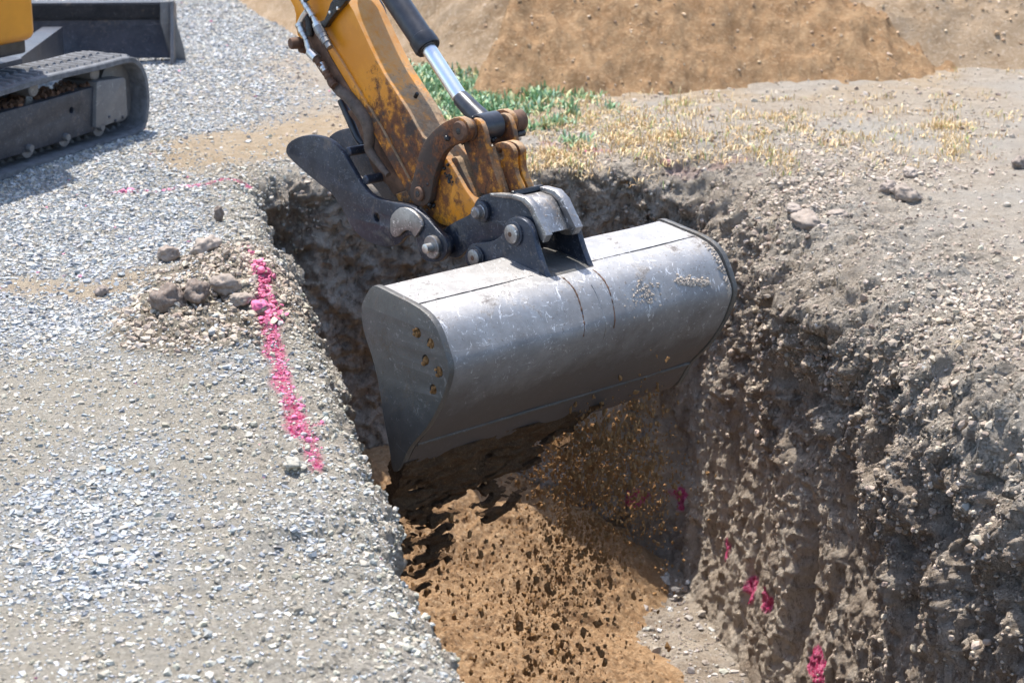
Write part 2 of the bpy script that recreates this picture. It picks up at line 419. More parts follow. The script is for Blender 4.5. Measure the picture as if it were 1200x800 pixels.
tt[sub] = np.maximum(sm(.22, .08, dtp+jit*1.5), .8*sm(.09, .02, poly_dist(xy*np.array([1, .6]), [(a, b*.6) for a, b in gp(ts)])+jit))
tanm = np.clip(np.maximum(tanm, tt), 0, 1)
pk = np.zeros(len(V)); PINK = []
for pts, wd, st_ in [([(300, 332), (309, 352), (308, 368)], .022, 1.3), ([(310, 375), (318, 400), (326, 430), (336, 465), (347, 495), (352, 515)], .026, 1.15),
                    ([(340, 500), (362, 518), (372, 548)], .020, 1.05), ([(352, 508), (376, 502)], .015, .9), ([(287, 303), (298, 322)], .012, .6),
                    ([(135, 224), (200, 222), (290, 216)], .02, .9), ([(790, 186), (875, 184)], .03, .16), ([(640, 170), (710, 173)], .03, .35)]:
    PINK.append((gp(pts), wd, st_))
for pts, wd, st_ in PINK:
    d = poly_dist(xy, pts)+jit*.5; pk[sub] = np.maximum(pk[sub], st_*sm(wd*1.35, wd*.35, d)*np.clip(.9+.5*jf, 0, 1))
for (u, v, r) in [(795, 584, .040), (841, 642, .038), (876, 690, .042), (892, 702, .036), (947, 776, .042), (957, 790, .036)]:
    c = onp(u, v, np.array([2.09, 0, 0]), np.array([1., 0, 0]))
    d = np.linalg.norm((V-c)*np.array([.0, .85, 1]), axis=1); mw = d < .3
    nz = np.zeros(len(V)); nz[mw] = fbm(V[mw]*30, 2)
    pk = np.maximum(pk, 2.0*sm(r*1.25, r*.8, d+.008*nz)*(K > 1)*(V[:, 0] > 1.9))
pk = np.clip(pk, 0, 2.0)
cut = np.clip(np.maximum(wall, (K > 1).astype(float))*1.0, 0, 1)
cut = np.where(K < 1, sm(.35, 1.0, K)*.8, cut)
cut = cut*np.where(K <= 2, sm(1.0, 1.06, K)*.45+.55, .85)
i0 = np.arange(nr-1)[:, None]*nc+np.arange(nc)[None, :]; i1 = np.arange(nr-1)[:, None]*nc+((np.arange(nc)+1) % nc)[None, :]
Q = np.stack([i0, i0+nc, i1+nc, i1], -1).reshape(-1, 4)
ground = mesh_np('ground', V, Q[:, ::-1], M_ground, attrs={'gravel': gravel, 'compact': mid_d, 'cut': cut, 'pink': pk, 'tan': tanm, 'pile': pile_a})
tag(ground, 'gravel and dry earth ground with a steep trench dug through it', 'ground', kind='structure')
# plug the middle seam of the floor
# surface sampling for scattered stones
ctr = V[Q].mean(1); e1 = V[Q[:, 1]]-V[Q[:, 0]]; e2 = V[Q[:, 3]]-V[Q[:, 0]]; AR = np.linalg.norm(np.cross(e1, e2), axis=1)
Kq, Dq = K[Q[:, 0]], D[Q[:, 0]]; Fq = flat[Q[:, 0]]; Hq = pile_a[Q[:, 0]]; Mq = mid_d[Q[:, 0]]; Pq = pk[Q[:, 0]]; Gq = gravel[Q[:, 0]]; Tq = tanm[Q[:, 0]]
def in_view(c, mu=60):
    r = c-CAM; z = r@F; u = 600+FPX*(r@Rt)/np.maximum(z, .01); v = 400-FPX*(r@Up)/np.maximum(z, .01)
    return (z > .5) & (u > -mu) & (u < 1200+mu) & (v > -mu) & (v < 800+mu)
IV = in_view(ctr, 330)*np.where(in_view(ctr, 60), 1., .45)
def sample(wt, n):
    wt = wt*AR*IV; cum = np.cumsum(wt); idx = np.searchsorted(cum, RNG.random(n)*cum[-1]); idx = np.clip(idx, 0, len(Q)-1)
    a = RNG.random((n, 1)); b = RNG.random((n, 1)); q = V[Q[idx]]
    p = (q[:, 0]*(1-a)+q[:, 1]*a)*(1-b)+(q[:, 3]*(1-a)+q[:, 2]*a)*b
    return p, idx
BOX = np.array([[x, y, z] for z in (-1, 1) for y in (-1, 1) for x in (-1, 1)], float)
BQ = np.array([[0, 2, 3, 1], [4, 5, 7, 6], [0, 1, 5, 4], [2, 6, 7, 3], [0, 4, 6, 2], [1, 3, 7, 5]])
bm = bmesh.new(); bmesh.ops.create_icosphere(bm, subdivisions=1, radius=1); ICO = np.array([v.co[:] for v in bm.verts]); IQ = np.array([[v.index for v in f.verts] for f in bm.faces]); bm.free()
bm = bmesh.new(); bmesh.ops.create_icosphere(bm, subdivisions=2, radius=1); ICO2 = np.array([v.co[:] for v in bm.verts]); IQ2 = np.array([[v.index for v in f.verts] for f in bm.faces]); bm.free()
def rots(n, tilt):
    ax = RNG.normal(size=(n, 3)); ax[:, 2] *= .1; ax /= np.linalg.norm(ax, axis=1)[:, None]
    an = RNG.normal(size=n)*tilt; yaw = RNG.random(n)*6.283
    K_ = np.zeros((n, 3, 3)); K_[:, 0, 1] = -ax[:, 2]; K_[:, 0, 2] = ax[:, 1]; K_[:, 1, 0] = ax[:, 2]; K_[:, 1, 2] = -ax[:, 0]; K_[:, 2, 0] = -ax[:, 1]; K_[:, 2, 1] = ax[:, 0]
    Rm = np.eye(3)+np.sin(an)[:, None, None]*K_+(1-np.cos(an))[:, None, None]*(K_@K_)
    c, s = np.cos(yaw), np.sin(yaw); Y = np.zeros((n, 3, 3)); Y[:, 0, 0] = c; Y[:, 0, 1] = -s; Y[:, 1, 0] = s; Y[:, 1, 1] = c; Y[:, 2, 2] = 1
    return Rm@Y
def scatter(name, pos, size, shape, col, mat, tilt=.35, base=BOX, faces=BQ, jit=.35, smooth=False, sink=.15):
    n = len(pos); k = len(base)
    v = base[None]+RNG.normal(size=(n, k, 3))*jit
    s = size[:, None]*np.stack([np.ones(n), shape[0]+(shape[1]-shape[0])*RNG.random(n), shape[2]+(shape[3]-shape[2])*RNG.random(n)], 1)
    v = v*s[:, None, :]*.5
    v = np.einsum('nij,nkj->nki', rots(n, tilt), v)+pos[:, None, :]
    v[:, :, 2] += (size*shape[2]*(.5-sink))[:, None]
    f = faces[None]+(np.arange(n)*k)[:, None, None]
    return mesh_np(name, v.reshape(-1, 3), f.reshape(-1, faces.shape[1]), mat, attrs={'col': np.repeat(col, k, 0)}, smooth=smooth)
def pick(n, pal, wts):
    i = RNG.choice(len(pal), n, p=np.array(wts)/sum(wts)); c = np.array(pal)[i]*(.8+.4*RNG.random((n, 1)))
    return np.clip(c*(1+RNG.normal(size=(n, 3))*.018), .01, .95)
def pinkify(col, prob):
    m_ = RNG.random(len(col)) < prob; col[m_] = np.array([.80, .15, .33])*(.75+.3*RNG.random((m_.sum(), 1)))*.8+.2*col[m_]; return col
GP = [(.37, .39, .40), (.27, .295, .32), (.48, .485, .475), (.15, .17, .195), (.41, .365, .30), (.47, .43, .365)]
dens = (Kq < .6)*Gq*(1-.85*Hq)*(1-.76*Mq)*(1-.93*np.clip(Tq, 0, 1))*(ctr[:, 1] < 14)
p, ix = sample(dens, 185000)
sz = np.exp(RNG.normal(size=len(p))*.42)*.0062; sz = np.clip(sz, .003, .017); sz *= 1-.3*Mq[ix]
c = pick(len(p), GP, [32, 26, 12, 10, 10, 10]); c = pinkify(c, np.clip(Pq[ix]*.75, 0, .62)); c = pinkify(c, .0015)
tag(scatter('gravel', p, sz, (.55, .95, .3, .65), c, M_chip, .34), 'pale blue grey crushed stone gravel beside the trench', 'gravel', kind='stuff')
# crumbs of earth: right bank, lips, dug heap, ledges
rb = (ctr[:, 0] > 1.9) | (ctr[:, 1] > 7.1)
dens = (Kq < 1.15)*np.where(rb, .25+1.6*np.exp(-(Dq/.45)**2), 0)*(ctr[:, 1] < 10)*(.35+sm(-.1, .5, Fq))+(ctr[:, 0] < .75)*(Kq < 1)*(2.5*Hq+1.3*Mq+1.5*np.exp(-(Dq/.05)**2))
p, ix = sample(dens, 50000)
sz = np.clip(np.exp(RNG.normal(size=len(p))*.60)*.0078, .003, .029)
c = pick(len(p), [(.40, .33, .26), (.47, .40, .32), (.28, .22, .17), (.54, .47, .39), (.44, .42, .39)], [38, 30, 20, 6, 2])
c[Kq[ix] > .35] *= .85; lf_ = ctr[ix][:, 0] < .8; sz[lf_ & (Hq[ix] < .5)] *= .72; c[lf_ & (Hq[ix] < .5)] = pick(int((lf_ & (Hq[ix] < .5)).sum()), [(.42, .39, .32), (.50, .47, .40), (.36, .36, .34), (.31, .28, .22)], [3, 2, 2, 3])
c = pinkify(c, np.clip(Pq[ix]*.9, 0, .8))
tag(scatter('soil_crumbs', p, sz, (.6, 1., .5, .85), c, M_crumb, .6, ICO, IQ, .19, False, .3), 'loose crumbs of dry grey earth along the trench edges', 'soil', kind='stuff')
# clinging lumps on the cut walls
dens = (Kq > 1.02)*(Kq < 2)*(ctr[:, 1] < 6.8)*np.exp(-np.maximum(Kq-1.25, 0)*1.6)*(.3+sm(-.2, .5, h[Q[:, 0]]*14))
p, ix = sample(dens, 7000)
sz = np.clip(np.exp(RNG.normal(size=len(p))*.6)*.006, .003, .03)
c = pick(len(p), [(.38, .31, .24), (.48, .40, .315), (.28, .22, .17), (.54, .46, .37)], [34, 30, 20, 12])
tag(scatter('wall_crumbs', p, sz, (.6, 1., .6, .95), c, M_crumb, .9, ICO2, IQ2, .10, False, .7), 'crumbly lumps of earth clinging to the cut trench walls', 'soil', kind='stuff')
# stones on the trench floor
dens = (Kq > 3)*1.0*(ctr[:, 1] > 4)*(ctr[:, 0] > 1.3)
p, ix = sample(dens, 5200)
sz = np.clip(np.exp(RNG.normal(size=len(p))*.75)*.0055, .003, .045)
c = pick(len(p), [(.30, .255, .215), (.42, .39, .36), (.62, .61, .58), (.20, .165, .14)], [34, 26, 16, 24])
tag(scatter('floor_gravel', p, sz, (.6, 1., .4, .8), c, M_chip, .5, ICO, IQ, .2), 'grey stones and rubble on the trench floor', 'gravel', kind='stuff')

# ------------------------------------------------------------------ sand in the trench
def grid_mesh(x0, x1, y0, y1, nx, ny, fz, name, mat, **kw):
    X, Y = np.meshgrid(np.linspace(x0, x1, nx), np.linspace(y0, y1, ny)); P_ = np.c_[X.ravel(), Y.ravel(), np.zeros(nx*ny)]
    P_[:, 2] = fz(P_); i = (np.arange(ny-1)[:, None]*nx+np.arange(nx-1)[None]).ravel()
    return mesh_np(name, P_, np.stack([i, i+1, i+nx+1, i+nx], -1), mat, **kw)
def sand_z(P_):
    x, y = P_[:, 0], P_[:, 1]
    d1 = np.sqrt(((x-1.05)/1.02)**2+((y-7.05)/1.05)**2)
    d2 = np.sqrt(((x-1.0)/.78)**2+((y-5.9)/1.35)**2)
    z = np.maximum(.50*(1-d1**1.7), .30*(1-d2**1.5))
    sp = .07*np.exp(-(((x-1.66)/.22)**2+((y-5.98)/.22)**2))-.028
    z = np.log(np.exp(z*28)+np.exp(sp*28)+1e-6)/28-.018
    n = .026*fbm(P_*3.5, 3)+.017*fbm(P_*11, 3)+.009*ridged(P_*26, 3)+.005*fbm(P_*70, 2)
    return -DEPTH+z+n*sm(-.05, .06, z)+.004
sand = grid_mesh(.60, 2.2, 4.2, 7.22, 300, 520, sand_z, 'sand_pile', M_sand)
tag(sand, 'orange sand freshly dumped on the floor of the trench under the bucket', 'sand pile')
# ------------------------------------------------------------------ heaps at the back
def pale_z(P_):
    x, y = P_[:, 0], P_[:, 1]
    by = 8.55-.05*(x-2.5)-.35*sm(3.6, 6, x)+.5*sm(2.2, 1.0, x)
    t = (y-by)*np.clip(sm(1.25, 2.1, x+.12*(y-8)), 0, 1)
    z = np.where(t > 0, .66*t, .25*t); z = 2.3*np.tanh(z/2.3)
    n = .07*fbm(P_*1.4+3, 4)+.035*fbm(P_*8, 4)
    return z+n*sm(0, .3, z)-.03
pale = grid_mesh(.6, 14, 7.9, 18, 420, 330, pale_z, 'soil_heap', M_pale)
tag(pale, 'long heap of pale tan soil at the back of the site', 'soil heap')
def brown_z(P_):
    x, y = P_[:, 0], P_[:, 1]
    z = pale_z(P_)
    # edges of the brown load, leaning in as it climbs
    l0, l1 = onz(566, 84), onz(1078, 94)
    NS = np.array([0, -.55, .835]); P0 = np.array([2.5, 8.32, 0.]); q = [onp(u, v, P0, NS) for u, v in ((566, 84), (596, 0), (1080, 94), (942, 0))]
    xl = q[0][0]+(y-q[0][1])*(q[1][0]-q[0][0])/(q[1][1]-q[0][1])+.05*perlin(P_*2.)-.19; xr = q[2][0]+(y-q[2][1])*(q[3][0]-q[2][0])/(q[3][1]-q[2][1])+.08*perlin(P_*1.5+5)+.05*perlin(P_*7.)+.75
    k = sm(0, .25, x-xl)*sm(0, 1.3, xr+.25-x)
    by = 8.30+.03*np.sin(x*7)
    bul = np.minimum(.66*np.maximum(y-by, -1), .25)
    base = np.where(y < 8.75, np.maximum(z, .66*(y-by)), z+.22)
    n = .045*fbm(P_*np.array([3.5, 1.2, 1]), 4)+.03*fbm(P_*np.array([11, 6, 6]), 4)
    return np.where(k > 0, np.minimum(np.maximum(.66*(y-by)*1.02, z*k), z+.3*k)-.22*(1-k)+n, z-.3)-.02
brown = grid_mesh(1.5, 5.0, 8.0, 14, 420, 420, brown_z, 'sand_heap', M_heap)
tag(brown, 'big heap of brown orange sand behind the trench, tipped against the pale soil', 'sand heap')

XY = np.c_[1.6+6*RNG.random(9000), 8.0+5*RNG.random(9000)**1.4, np.zeros(9000)]
XY[:, 2] = np.maximum(brown_z(XY), pale_z(XY)); XY = XY[(XY[:, 2] > .0) & in_view(XY)]
sz = np.clip(np.exp(RNG.normal(size=len(XY))*.7)*.0075, .003, .022)*np.where(XY[:, 0] > 4.0, 1.3, .9)
c = pick(len(XY), [(.36, .24, .14), (.50, .36, .23), (.60, .48, .35), (.22, .16, .11)], [4, 4, 2, 1.5])
tag(scatter('heap_clods', XY, sz, (.6, 1., .5, .9), c, M_crumb, .8, ICO, IQ, .18, False, .35), 'small clods and stones lying on the heaps behind the trench', 'soil', kind='stuff')
# ------------------------------------------------------------------ separate clods and rocks
Z_ = np.array([0, 0, 1.])
_gv = V[(K < 1.1) & (D < 8)]; _r = _gv-CAM; _z = _r@F; _uv = np.c_[600+FPX*(_r@Rt)/_z, 400-FPX*(_r@Up)/_z]; _uv[_z < .5] = 1e6
def surf(u, v): return _gv[np.argmin(((_uv-np.array([u, v]))**2).sum(1))].copy()
def rock(name, px, size, label, cat, col, scl=(1, .8, .7), z=0., rough=.34, pink=None, group=None, at=None):
    size = size*1.18; z = z*.3 if z > -1 else z
    c = surf(px[0], px[1])+Z_*z if z > -1 else onz(px[0], px[1], z)
    c = c if at is None else np.array(at)
    bm_ = bmesh.new(); bmesh.ops.create_icosphere(bm_, subdivisions=4, radius=1)
    v = np.array([q.co[:] for q in bm_.verts]); f = np.array([[q.index for q in fc.verts] for fc in bm_.faces]); bm_.free()
    o = RNG.random(3)*40
    cdd, css, ci = cells(v*1.3+o)
    r = 1+rough*fbm(v*1.1+o, 3)+.20*((ci % 5)/5-.4)*sm(0, .2, css-cdd)+.10*fbm(v*4+o, 4)+.05*ridged(v*9+o, 3)
    v = v*r[:, None]*np.array(scl)*size*.5
    a = RNG.random()*6.28; v = v@np.array([[math.cos(a), -math.sin(a), 0], [math.sin(a), math.cos(a), 0], [0, 0, 1]])
    v[:, 2] = np.maximum(v[:, 2], -size*scl[2]*.40)+size*scl[2]*.30
    cc = np.tile(col, (len(v), 1))*(.85+.3*np.clip(fbm(v*60, 2)[:, None]+.5, 0, 1))
    if pink:
        k = .85*sm(.0, .3, v[:, 2]/(size*scl[2])*.8+.55*fbm(v*55, 3)-pink-.12)[:, None]; cc = cc*(1-k)+np.array([.78, .16, .34])*k
    o = mesh_np(name, v+c, f, M_clod, attrs={'col': cc}, origin=c)
    return tag(o, label, cat, group)
M_clod = mat_chips('clod', 60, .25)
BR = (.155, .118, .095); GY = (.27, .22, .18)
Gr = 'loose clods beside the trench'
rock('clod', (199, 361), .085, 'brown angular clod, the biggest on the gravel left of the trench', 'clod', BR, (1, .8, .72), group=Gr)
rock('clod', (232, 352), .07, 'brown clod leaning behind the biggest clod on the left gravel', 'clod', BR, (1, .7, .8), .01, group=Gr)
rock('clod', (120, 345), .036, 'small dark brown clod lying alone on the gravel beside a sandy streak', 'clod', (.22, .18, .155), (1, .8, .7), group=Gr)
rock('clod', (196, 305), .05, 'dark brown clod on the far left shoulder of the dug heap', 'clod', (.25, .2, .165), (1, .8, .8), .01, group=Gr)
rock('clod', (257, 256), .036, 'small upright brown clod standing on gravel behind the dug heap', 'clod', BR, (.7, .7, 1.1), .0, group=Gr)
rock('clod', (318, 352), .066, 'clod at the trench lip with its top sprayed bright pink', 'clod', BR, (1, .7, .6), .02, pink=.22, group=Gr)
rock('clod', (306, 369), .045, 'round pink sprayed clod just below the larger pink one', 'clod', BR, (1, .9, .8), .01, pink=.08, group=Gr)
rock('clod', (264, 345), .07, 'tan clod half buried in the dug heap near the pink spray', 'clod', GY, (1, .8, .7), .015, group=Gr)
rock('clod', (283, 357), .06, 'grey tan clod lying between the buried tan clod and the pink one', 'clod', GY, (1, .7, .5), .01, group=Gr)
rock('clod', (242, 300), .09, 'wide brown slab clod on top of the dug heap', 'clod', (.30, .25, .21), (1, .6, .5), .05, group=Gr)
rock('clod', (345, 545), .036, 'pale clod on the left lip at the end of the pink line', 'clod', (.33, .31, .26), (1, .8, .5), group=Gr)
Gr2 = 'clods on the right bank of the trench'
rock('clod', (1061, 233), .075, 'grey brown clod on the right bank, pointed towards the trench', 'clod', GY, (1, .7, .6), group=Gr2)
rock('clod', (1040, 226), .05, 'dark clod touching the pointed grey brown clod on the right bank', 'clod', (.27, .22, .185), (1, .8, .8), group=Gr2)
rock('clod', (1067, 207), .075, 'flat dark topped clod farther back on the right bank', 'clod', (.30, .25, .21), (1, .5, .4), group=Gr2)
rock('clod', (945, 262), .10, 'broad tan clod at the right lip with a hollow beneath it', 'clod', GY, (1, .7, .5), -.045, group=Gr2)
rock('clod', (928, 250), .05, 'small dark clod behind the broad tan clod at the right lip', 'clod', (.3, .25, .21), (1, .8, .5), group=Gr2)
rock('clod', (982, 254), .06, 'dark flat clod right of the broad tan clod on the bank', 'clod', (.28, .23, .19), (1, .7, .4), group=Gr2)
rock('clod', (1193, 196), .05, 'dark round clod at the far right edge of the bank', 'clod', (.22, .18, .15), (1, .8, .8), group=Gr2)
rock('clod', (780, 194), .04, 'reddish sprayed clod on the far rim of the trench', 'clod', (.30, .14, .13), (1, .6, .5), -.01, group=Gr2)
rock('stone', (793, 694), .03, 'dark stone on the trench floor beside the orange sand', 'stone', (.16, .15, .145), (1, .8, .7), -DEPTH+.02)
rock('stone', (806, 683), .02, 'small white stone on the trench floor near the dark one', 'stone', (.7, .7, .68), (1, .7, .6), -DEPTH+.02)

# ------------------------------------------------------------------ grass
def blades(name, p, h_, wd, col, mat, lean=.5):
    n = len(p); yaw = RNG.random(n)*6.283; dirx = np.c_[np.cos(yaw), np.sin(yaw), np.zeros(n)]; side = np.c_[-np.sin(yaw), np.cos(yaw), np.zeros(n)]
    L = np.abs(RNG.normal(size=n))*lean; vs = []
    for t, ww in ((0, .7), (.45, 1.), (.8, .7), (1, .05)):
        q = p+Z*(h_*t*np.cos(L*t))[:, None]+dirx*(h_*t*np.sin(L*t)*1.1)[:, None]; o = side*(wd*ww*.5)[:, None]
        vs += [q-o, q+o]
    v = np.stack(vs, 1); f = np.array([[0, 1, 3, 2], [2, 3, 5, 4], [4, 5, 7, 6]])
    ff = f[None]+(np.arange(n)*8)[:, None, None]
    return mesh_np(name, v.reshape(-1, 3), ff.reshape(-1, 4), mat, attrs={'col': np.repeat(col, 8, 0)})
def mat_leaf(name):
    s = NB(name); s.b.inputs['Transmission Weight'].default_value = 0
    m_ = s.out(s.attr('col', 'Color'), .6, 0, None, .3); return m_
M_leaf = mat_leaf('grass_blades')
def patch(pts, n, spread, clump):
    out = []
    for (u, v, wx, wy, wgt) in pts:
        c0 = onz(u, v); k = int(n*wgt)
        cx = c0[:2]+RNG.normal(size=(max(4, k//clump), 2))*np.array([wx, wy])*.5
        i = RNG.integers(0, len(cx), k); out.append(np.c_[cx[i]+RNG.normal(size=(k, 2))*spread, np.full(k, -.004)])
    return np.concatenate(out)
p = patch([(520, 112, .20, .75, .30), (585, 108, .30, .75, .50), (500, 100, .2, .7, .20)], 6500, .028, 40)
tag(blades('green_grass', p,   .015+.04*RNG.random(len(p)), .006+.008*RNG.random(len(p)), pick(len(p), [(.16, .28, .13), (.22, .37, .19), (.31, .44, .30), (.48, .47, .24)], [28, 28, 24, 18]), M_leaf, .8),
    'patch of bluish green weeds growing at the foot of the sand heap', 'grass', kind='stuff')
p = patch([(1000, 130, 1.2, .8, .14), (850, 165, 1.0, .5, .12), (665, 145, .30, .6, .22), (720, 150, .45, .6, .24), (640, 185, .2, .25, .1), (800, 135, .5, .4, .1), (640, 108, .3, .1, .08), (900, 180, .7, .4, .08), (1000, 160, .8, .4, .08), (1105, 150, .12, .06, .04), (560, 150, .2, .2, .06)], 8500, .03, 22)
tag(blades('dry_grass', p,   .01+.028*RNG.random(len(p)), .002+.003*RNG.random(len(p)), pick(len(p), [(.62, .44, .22), (.70, .56, .33), (.52, .33, .15), (.30, .36, .12)], [34, 34, 20, 9]), M_leaf, .9),
    'sparse straw coloured dry grass on the ground behind the trench', 'dry grass', kind='stuff')

# ------------------------------------------------------------------ excavator
E = bpy.data.objects.new('excavator', None); COL.objects.link(E); E.location = (-.35, 7.6, 0)
tag(E, 'orange mini excavator reaching its arm and wide bucket over the trench', 'excavator')
class Fr:
    def __init__(s, O, e1, n): s.O, s.e1, s.n = np.array(O, float), np.array(e1, float), np.array(n, float)
    def loc(s, u, v, a): q = onp(u, v, s.O+s.n*a, s.n)-s.O; return (float(q@s.e1), float(q[2]))
    def P(s, x, z, a): return s.O+s.e1*x+s.n*a+Z*z
    def px(s, u, v, a): return s.P(*s.loc(u, v, a), a)
FA = Fr(OB, B, A)
def smooth_poly(pts, n=4, closed=True):
    P_ = np.array(pts, float); m_ = len(P_); out = []
    for i in range(m_ if closed else m_-1):
        p0, p1, p2, p3 = P_[(i-1) % m_ if closed else max(i-1, 0)], P_[i], P_[(i+1) % m_], P_[(i+2) % m_ if closed else min(i+2, m_-1)]
        if np.allclose(p1, p2): continue
        for k in range(n):
            t = k/n; out.append(.5*((2*p1)+(-p0+p2)*t+(2*p0-5*p1+4*p2-p3)*t*t+(-p0+3*p1-3*p2+p3)*t**3))
    if not closed: out.append(P_[-1])
    return [tuple(q) for q in out]
def plate(name, fr, pts, a, th, mat, parent, bev=.0025, holes=(), sm_=3, label=None):
    """pts: outline in frame coords (x,z); front face at a, thickness th away from camera"""
    if sm_: pts = smooth_poly(pts, sm_)
    cu = bpy.data.curves.new('tmp', 'CURVE'); cu.dimensions = '2D'; cu.fill_mode = 'BOTH'
    for ring in [pts]+list(holes):
        sp = cu.splines.new('POLY'); sp.points.add(len(ring)-1); sp.use_cyclic_u = True
        for i, q in enumerate(ring): sp.points[i].co = (q[0], q[1], 0, 1)
    cu.extrude = max(th/2-bev, .0005); cu.bevel_depth = bev; cu.bevel_resolution = 1; cu.offset = -bev
    co = bpy.data.objects.new('tmp', cu); COL.objects.link(co)
    dg = bpy.context.evaluated_depsgraph_get(); me = bpy.data.meshes.new_from_object(co.evaluated_get(dg))
    bpy.data.objects.remove(co); bpy.data.curves.remove(cu)
    bm_ = bmesh.new(); bm_.from_mesh(me); bpy.data.meshes.remove(me)
    for v in bm_.verts: v.co = Vector(fr.P(v.co.x, v.co.y, a+th/2+v.co.z))
    o = finish_bm(name, bm_, mat, parent, 32)
    if label: o['label'] = label
    return o
def T(fr, a, px): return [fr.loc(u, v, a) for u, v in px]
def circ(c, r, n=20): return [(c[0]+r*math.cos(6.2832*k/n), c[1]+r*math.sin(6.2832*k/n)) for k in range(n)]
def lathe_bm(bm_, p0, p1, prof, seg=28):
    p0, p1 = np.array(p0, float), np.array(p1, float); d = p1-p0; L = np.linalg.norm(d); d /= L
    x = np.cross(d, [0, 0, 1.]) if abs(d[2]) < .9 else np.cross(d, [1., 0, 0]); x /= np.linalg.norm(x); y = np.cross(d, x)
    rs_ = []
    for t, r in prof:
        rs_.append([bm_.verts.new(p0+d*t*L+(x*math.cos(6.28319*k/seg)+y*math.sin(6.28319*k/seg))*r) for k in range(seg)])
    for a, b in zip(rs_[:-1], rs_[1:]):
        for k in range(seg): bm_.faces.new((a[k], a[(k+1) % seg], b[(k+1) % seg], b[k]))
    bm_.faces.new(rs_[0][::-1]); bm_.faces.new(rs_[-1])
def lathe(name, p0, p1, prof, mat, parent, seg=28):
    bm_ = bmesh.new()
    if isinstance(prof, (int, float)):
        L = float(np.linalg.norm(np.array(p1)-np.array(p0))); b = min(.15, .003/L); prof = [(0, prof-.003), (b, prof), (1-b, prof), (1, prof-.003)]
    lathe_bm(bm_, p0, p1, prof, seg); return finish_bm(name, bm_, mat, parent)
def tube(name, pts, rad, mat, parent, seg=14, sub=5, lump=0):
    P_ = np.array(smooth_poly([(*q, r) for q, r in zip(pts, rad)], sub, False)) if True else None
    X = P_[:, :3]; r = P_[:, 3]; bm_ = bmesh.new(); prev = None; up = np.array([.3, .2, 1.])
    for i in range(len(X)):
        d = X[min(i+1, len(X)-1)]-X[max(i-1, 0)]; d /= np.linalg.norm(d); x = np.cross(d, up); x /= np.linalg.norm(x); y = np.cross(d, x)
        rr = r[i]*(1+lump*(random.random()-.5)); rg = [bm_.verts.new(X[i]+(x*math.cos(6.28319*k/seg)+y*math.sin(6.28319*k/seg))*rr*(1+lump*.6*(random.random()-.5))) for k in range(seg)]
        if prev:
            for k in range(seg): bm_.faces.new((prev[k], prev[(k+1) % seg], rg[(k+1) % seg], rg[k]))
        else: bm_.faces.new(rg[::-1])
        prev = rg
    bm_.faces.new(prev); return finish_bm(name, bm_, mat, parent, 60)
def box_fr(name, fr, pts, a, th, mat, parent, bev=.004): return plate(name, fr, pts, a, th, mat, parent, bev, sm_=0)
def lumps(name, c, n, spread, r, mat, parent):
    bm_ = bmesh.new()
    for k in range(n):
        q = np.array(c)+np.array([random.gauss(0, s) for s in spread]); rr = r*random.uniform(.4, 1.1)
        g_ = bmesh.ops.create_icosphere(bm_, subdivisions=2, radius=rr, matrix=__import__('mathutils').Matrix.Translation(Vector(q)))
        for v in g_['verts']: v.co += Vector([random.gauss(0, rr*.12) for _ in range(3)])
    return finish_bm(name, bm_, mat, parent, 80)

# ---- bucket
PL = [(444, 336), (452, 339.5), (486, 357), (501, 368), (514, 385), (524, 411), (529, 431), (525, 452), (517, 473), (503, 498), (485, 521), (473, 545), (465, 553)]
prof = T(FA, 0, PL)
def offset_path(p, d):
    P_ = np.array(p); out = []
    for i in range(len(P_)):
        t = P_[min(i+1, len(P_)-1)]-P_[max(i-1, 0)]; t /= np.linalg.norm(t); out.append(P_[i]+np.array([-t[1], t[0]])*d)
    return out
ps = prof[:3]+smooth_poly(prof[2:11], 4, False)[1:]+prof[11:]
ps = np.array(ps)
inn = np.array(offset_path(ps, -.012)); 
if np.mean(inn[:, 0]) < np.mean(ps[:, 0]): inn = np.array(offset_path(ps, .012))
bm = bmesh.new(); NA = 160; grid = []
a_vals = np.linspace(.006, BW-.006, NA); rr_ = []
for a in a_vals:
    o_ = []; i_ = []
    for k, (x, z) in enumerate(ps):
        dent = .0022*math.sin(a*9+k*.23)+.0012*math.sin(a*23+k*.6+1)
        o_.append(bm.verts.new(FA.P(x-dent*(0 if k < 3 else 1)*.6, z-dent*.4, a)))
    for (x, z) in inn: i_.append(bm.verts.new(FA.P(x, z, a)))
    rr_.append((o_, i_))
for (o0, i0_), (o1, i1_) in zip(rr_[:-1], rr_[1:]):
    for k in range(len(ps)-1):
        bm.faces.new((o0[k], o0[k+1], o1[k+1], o1[k])); bm.faces.new((i0_[k], i1_[k], i1_[k+1], i0_[k+1]))
    bm.faces.new((o0[0], o1[0], i1_[0], i0_[0])); bm.faces.new((o0[-1], i0_[-1], i1_[-1], o1[-1]))
for o_, i_ in (rr_[0], rr_[-1]):
    for k in range(len(ps)-1): bm.faces.new((o_[k], i_[k], i_[k+1], o_[k+1]))
bucket = finish_bm('bucket', bm, M_shell, E, 25)
bucket['label'] = 'wide toothless steel digging bucket, silver worn and muddy below'
SP = [(442.7, 335.6), (436, 342), (431, 352), (428, 362), (429.7, 381.7), (434, 398), (439.5, 414), (447.6, 446.6), (454, 489), (460, 520), (464, 547), (469, 551), (474, 545), (485, 522), (503, 499), (517, 474), (525.5, 452), (529.5, 431), (524.5, 410), (514.5, 384), (501.5, 367), (486, 356), (468, 347), (452.5, 339)]
sp = T(FA, 0, SP)
hs = [circ(FA.loc(u, v, -.012), .0125, 18) for u, v in [(489, 390), (504.5, 402.5), (498.5, 421.5), (514.5, 435.5), (507.5, 456)]]
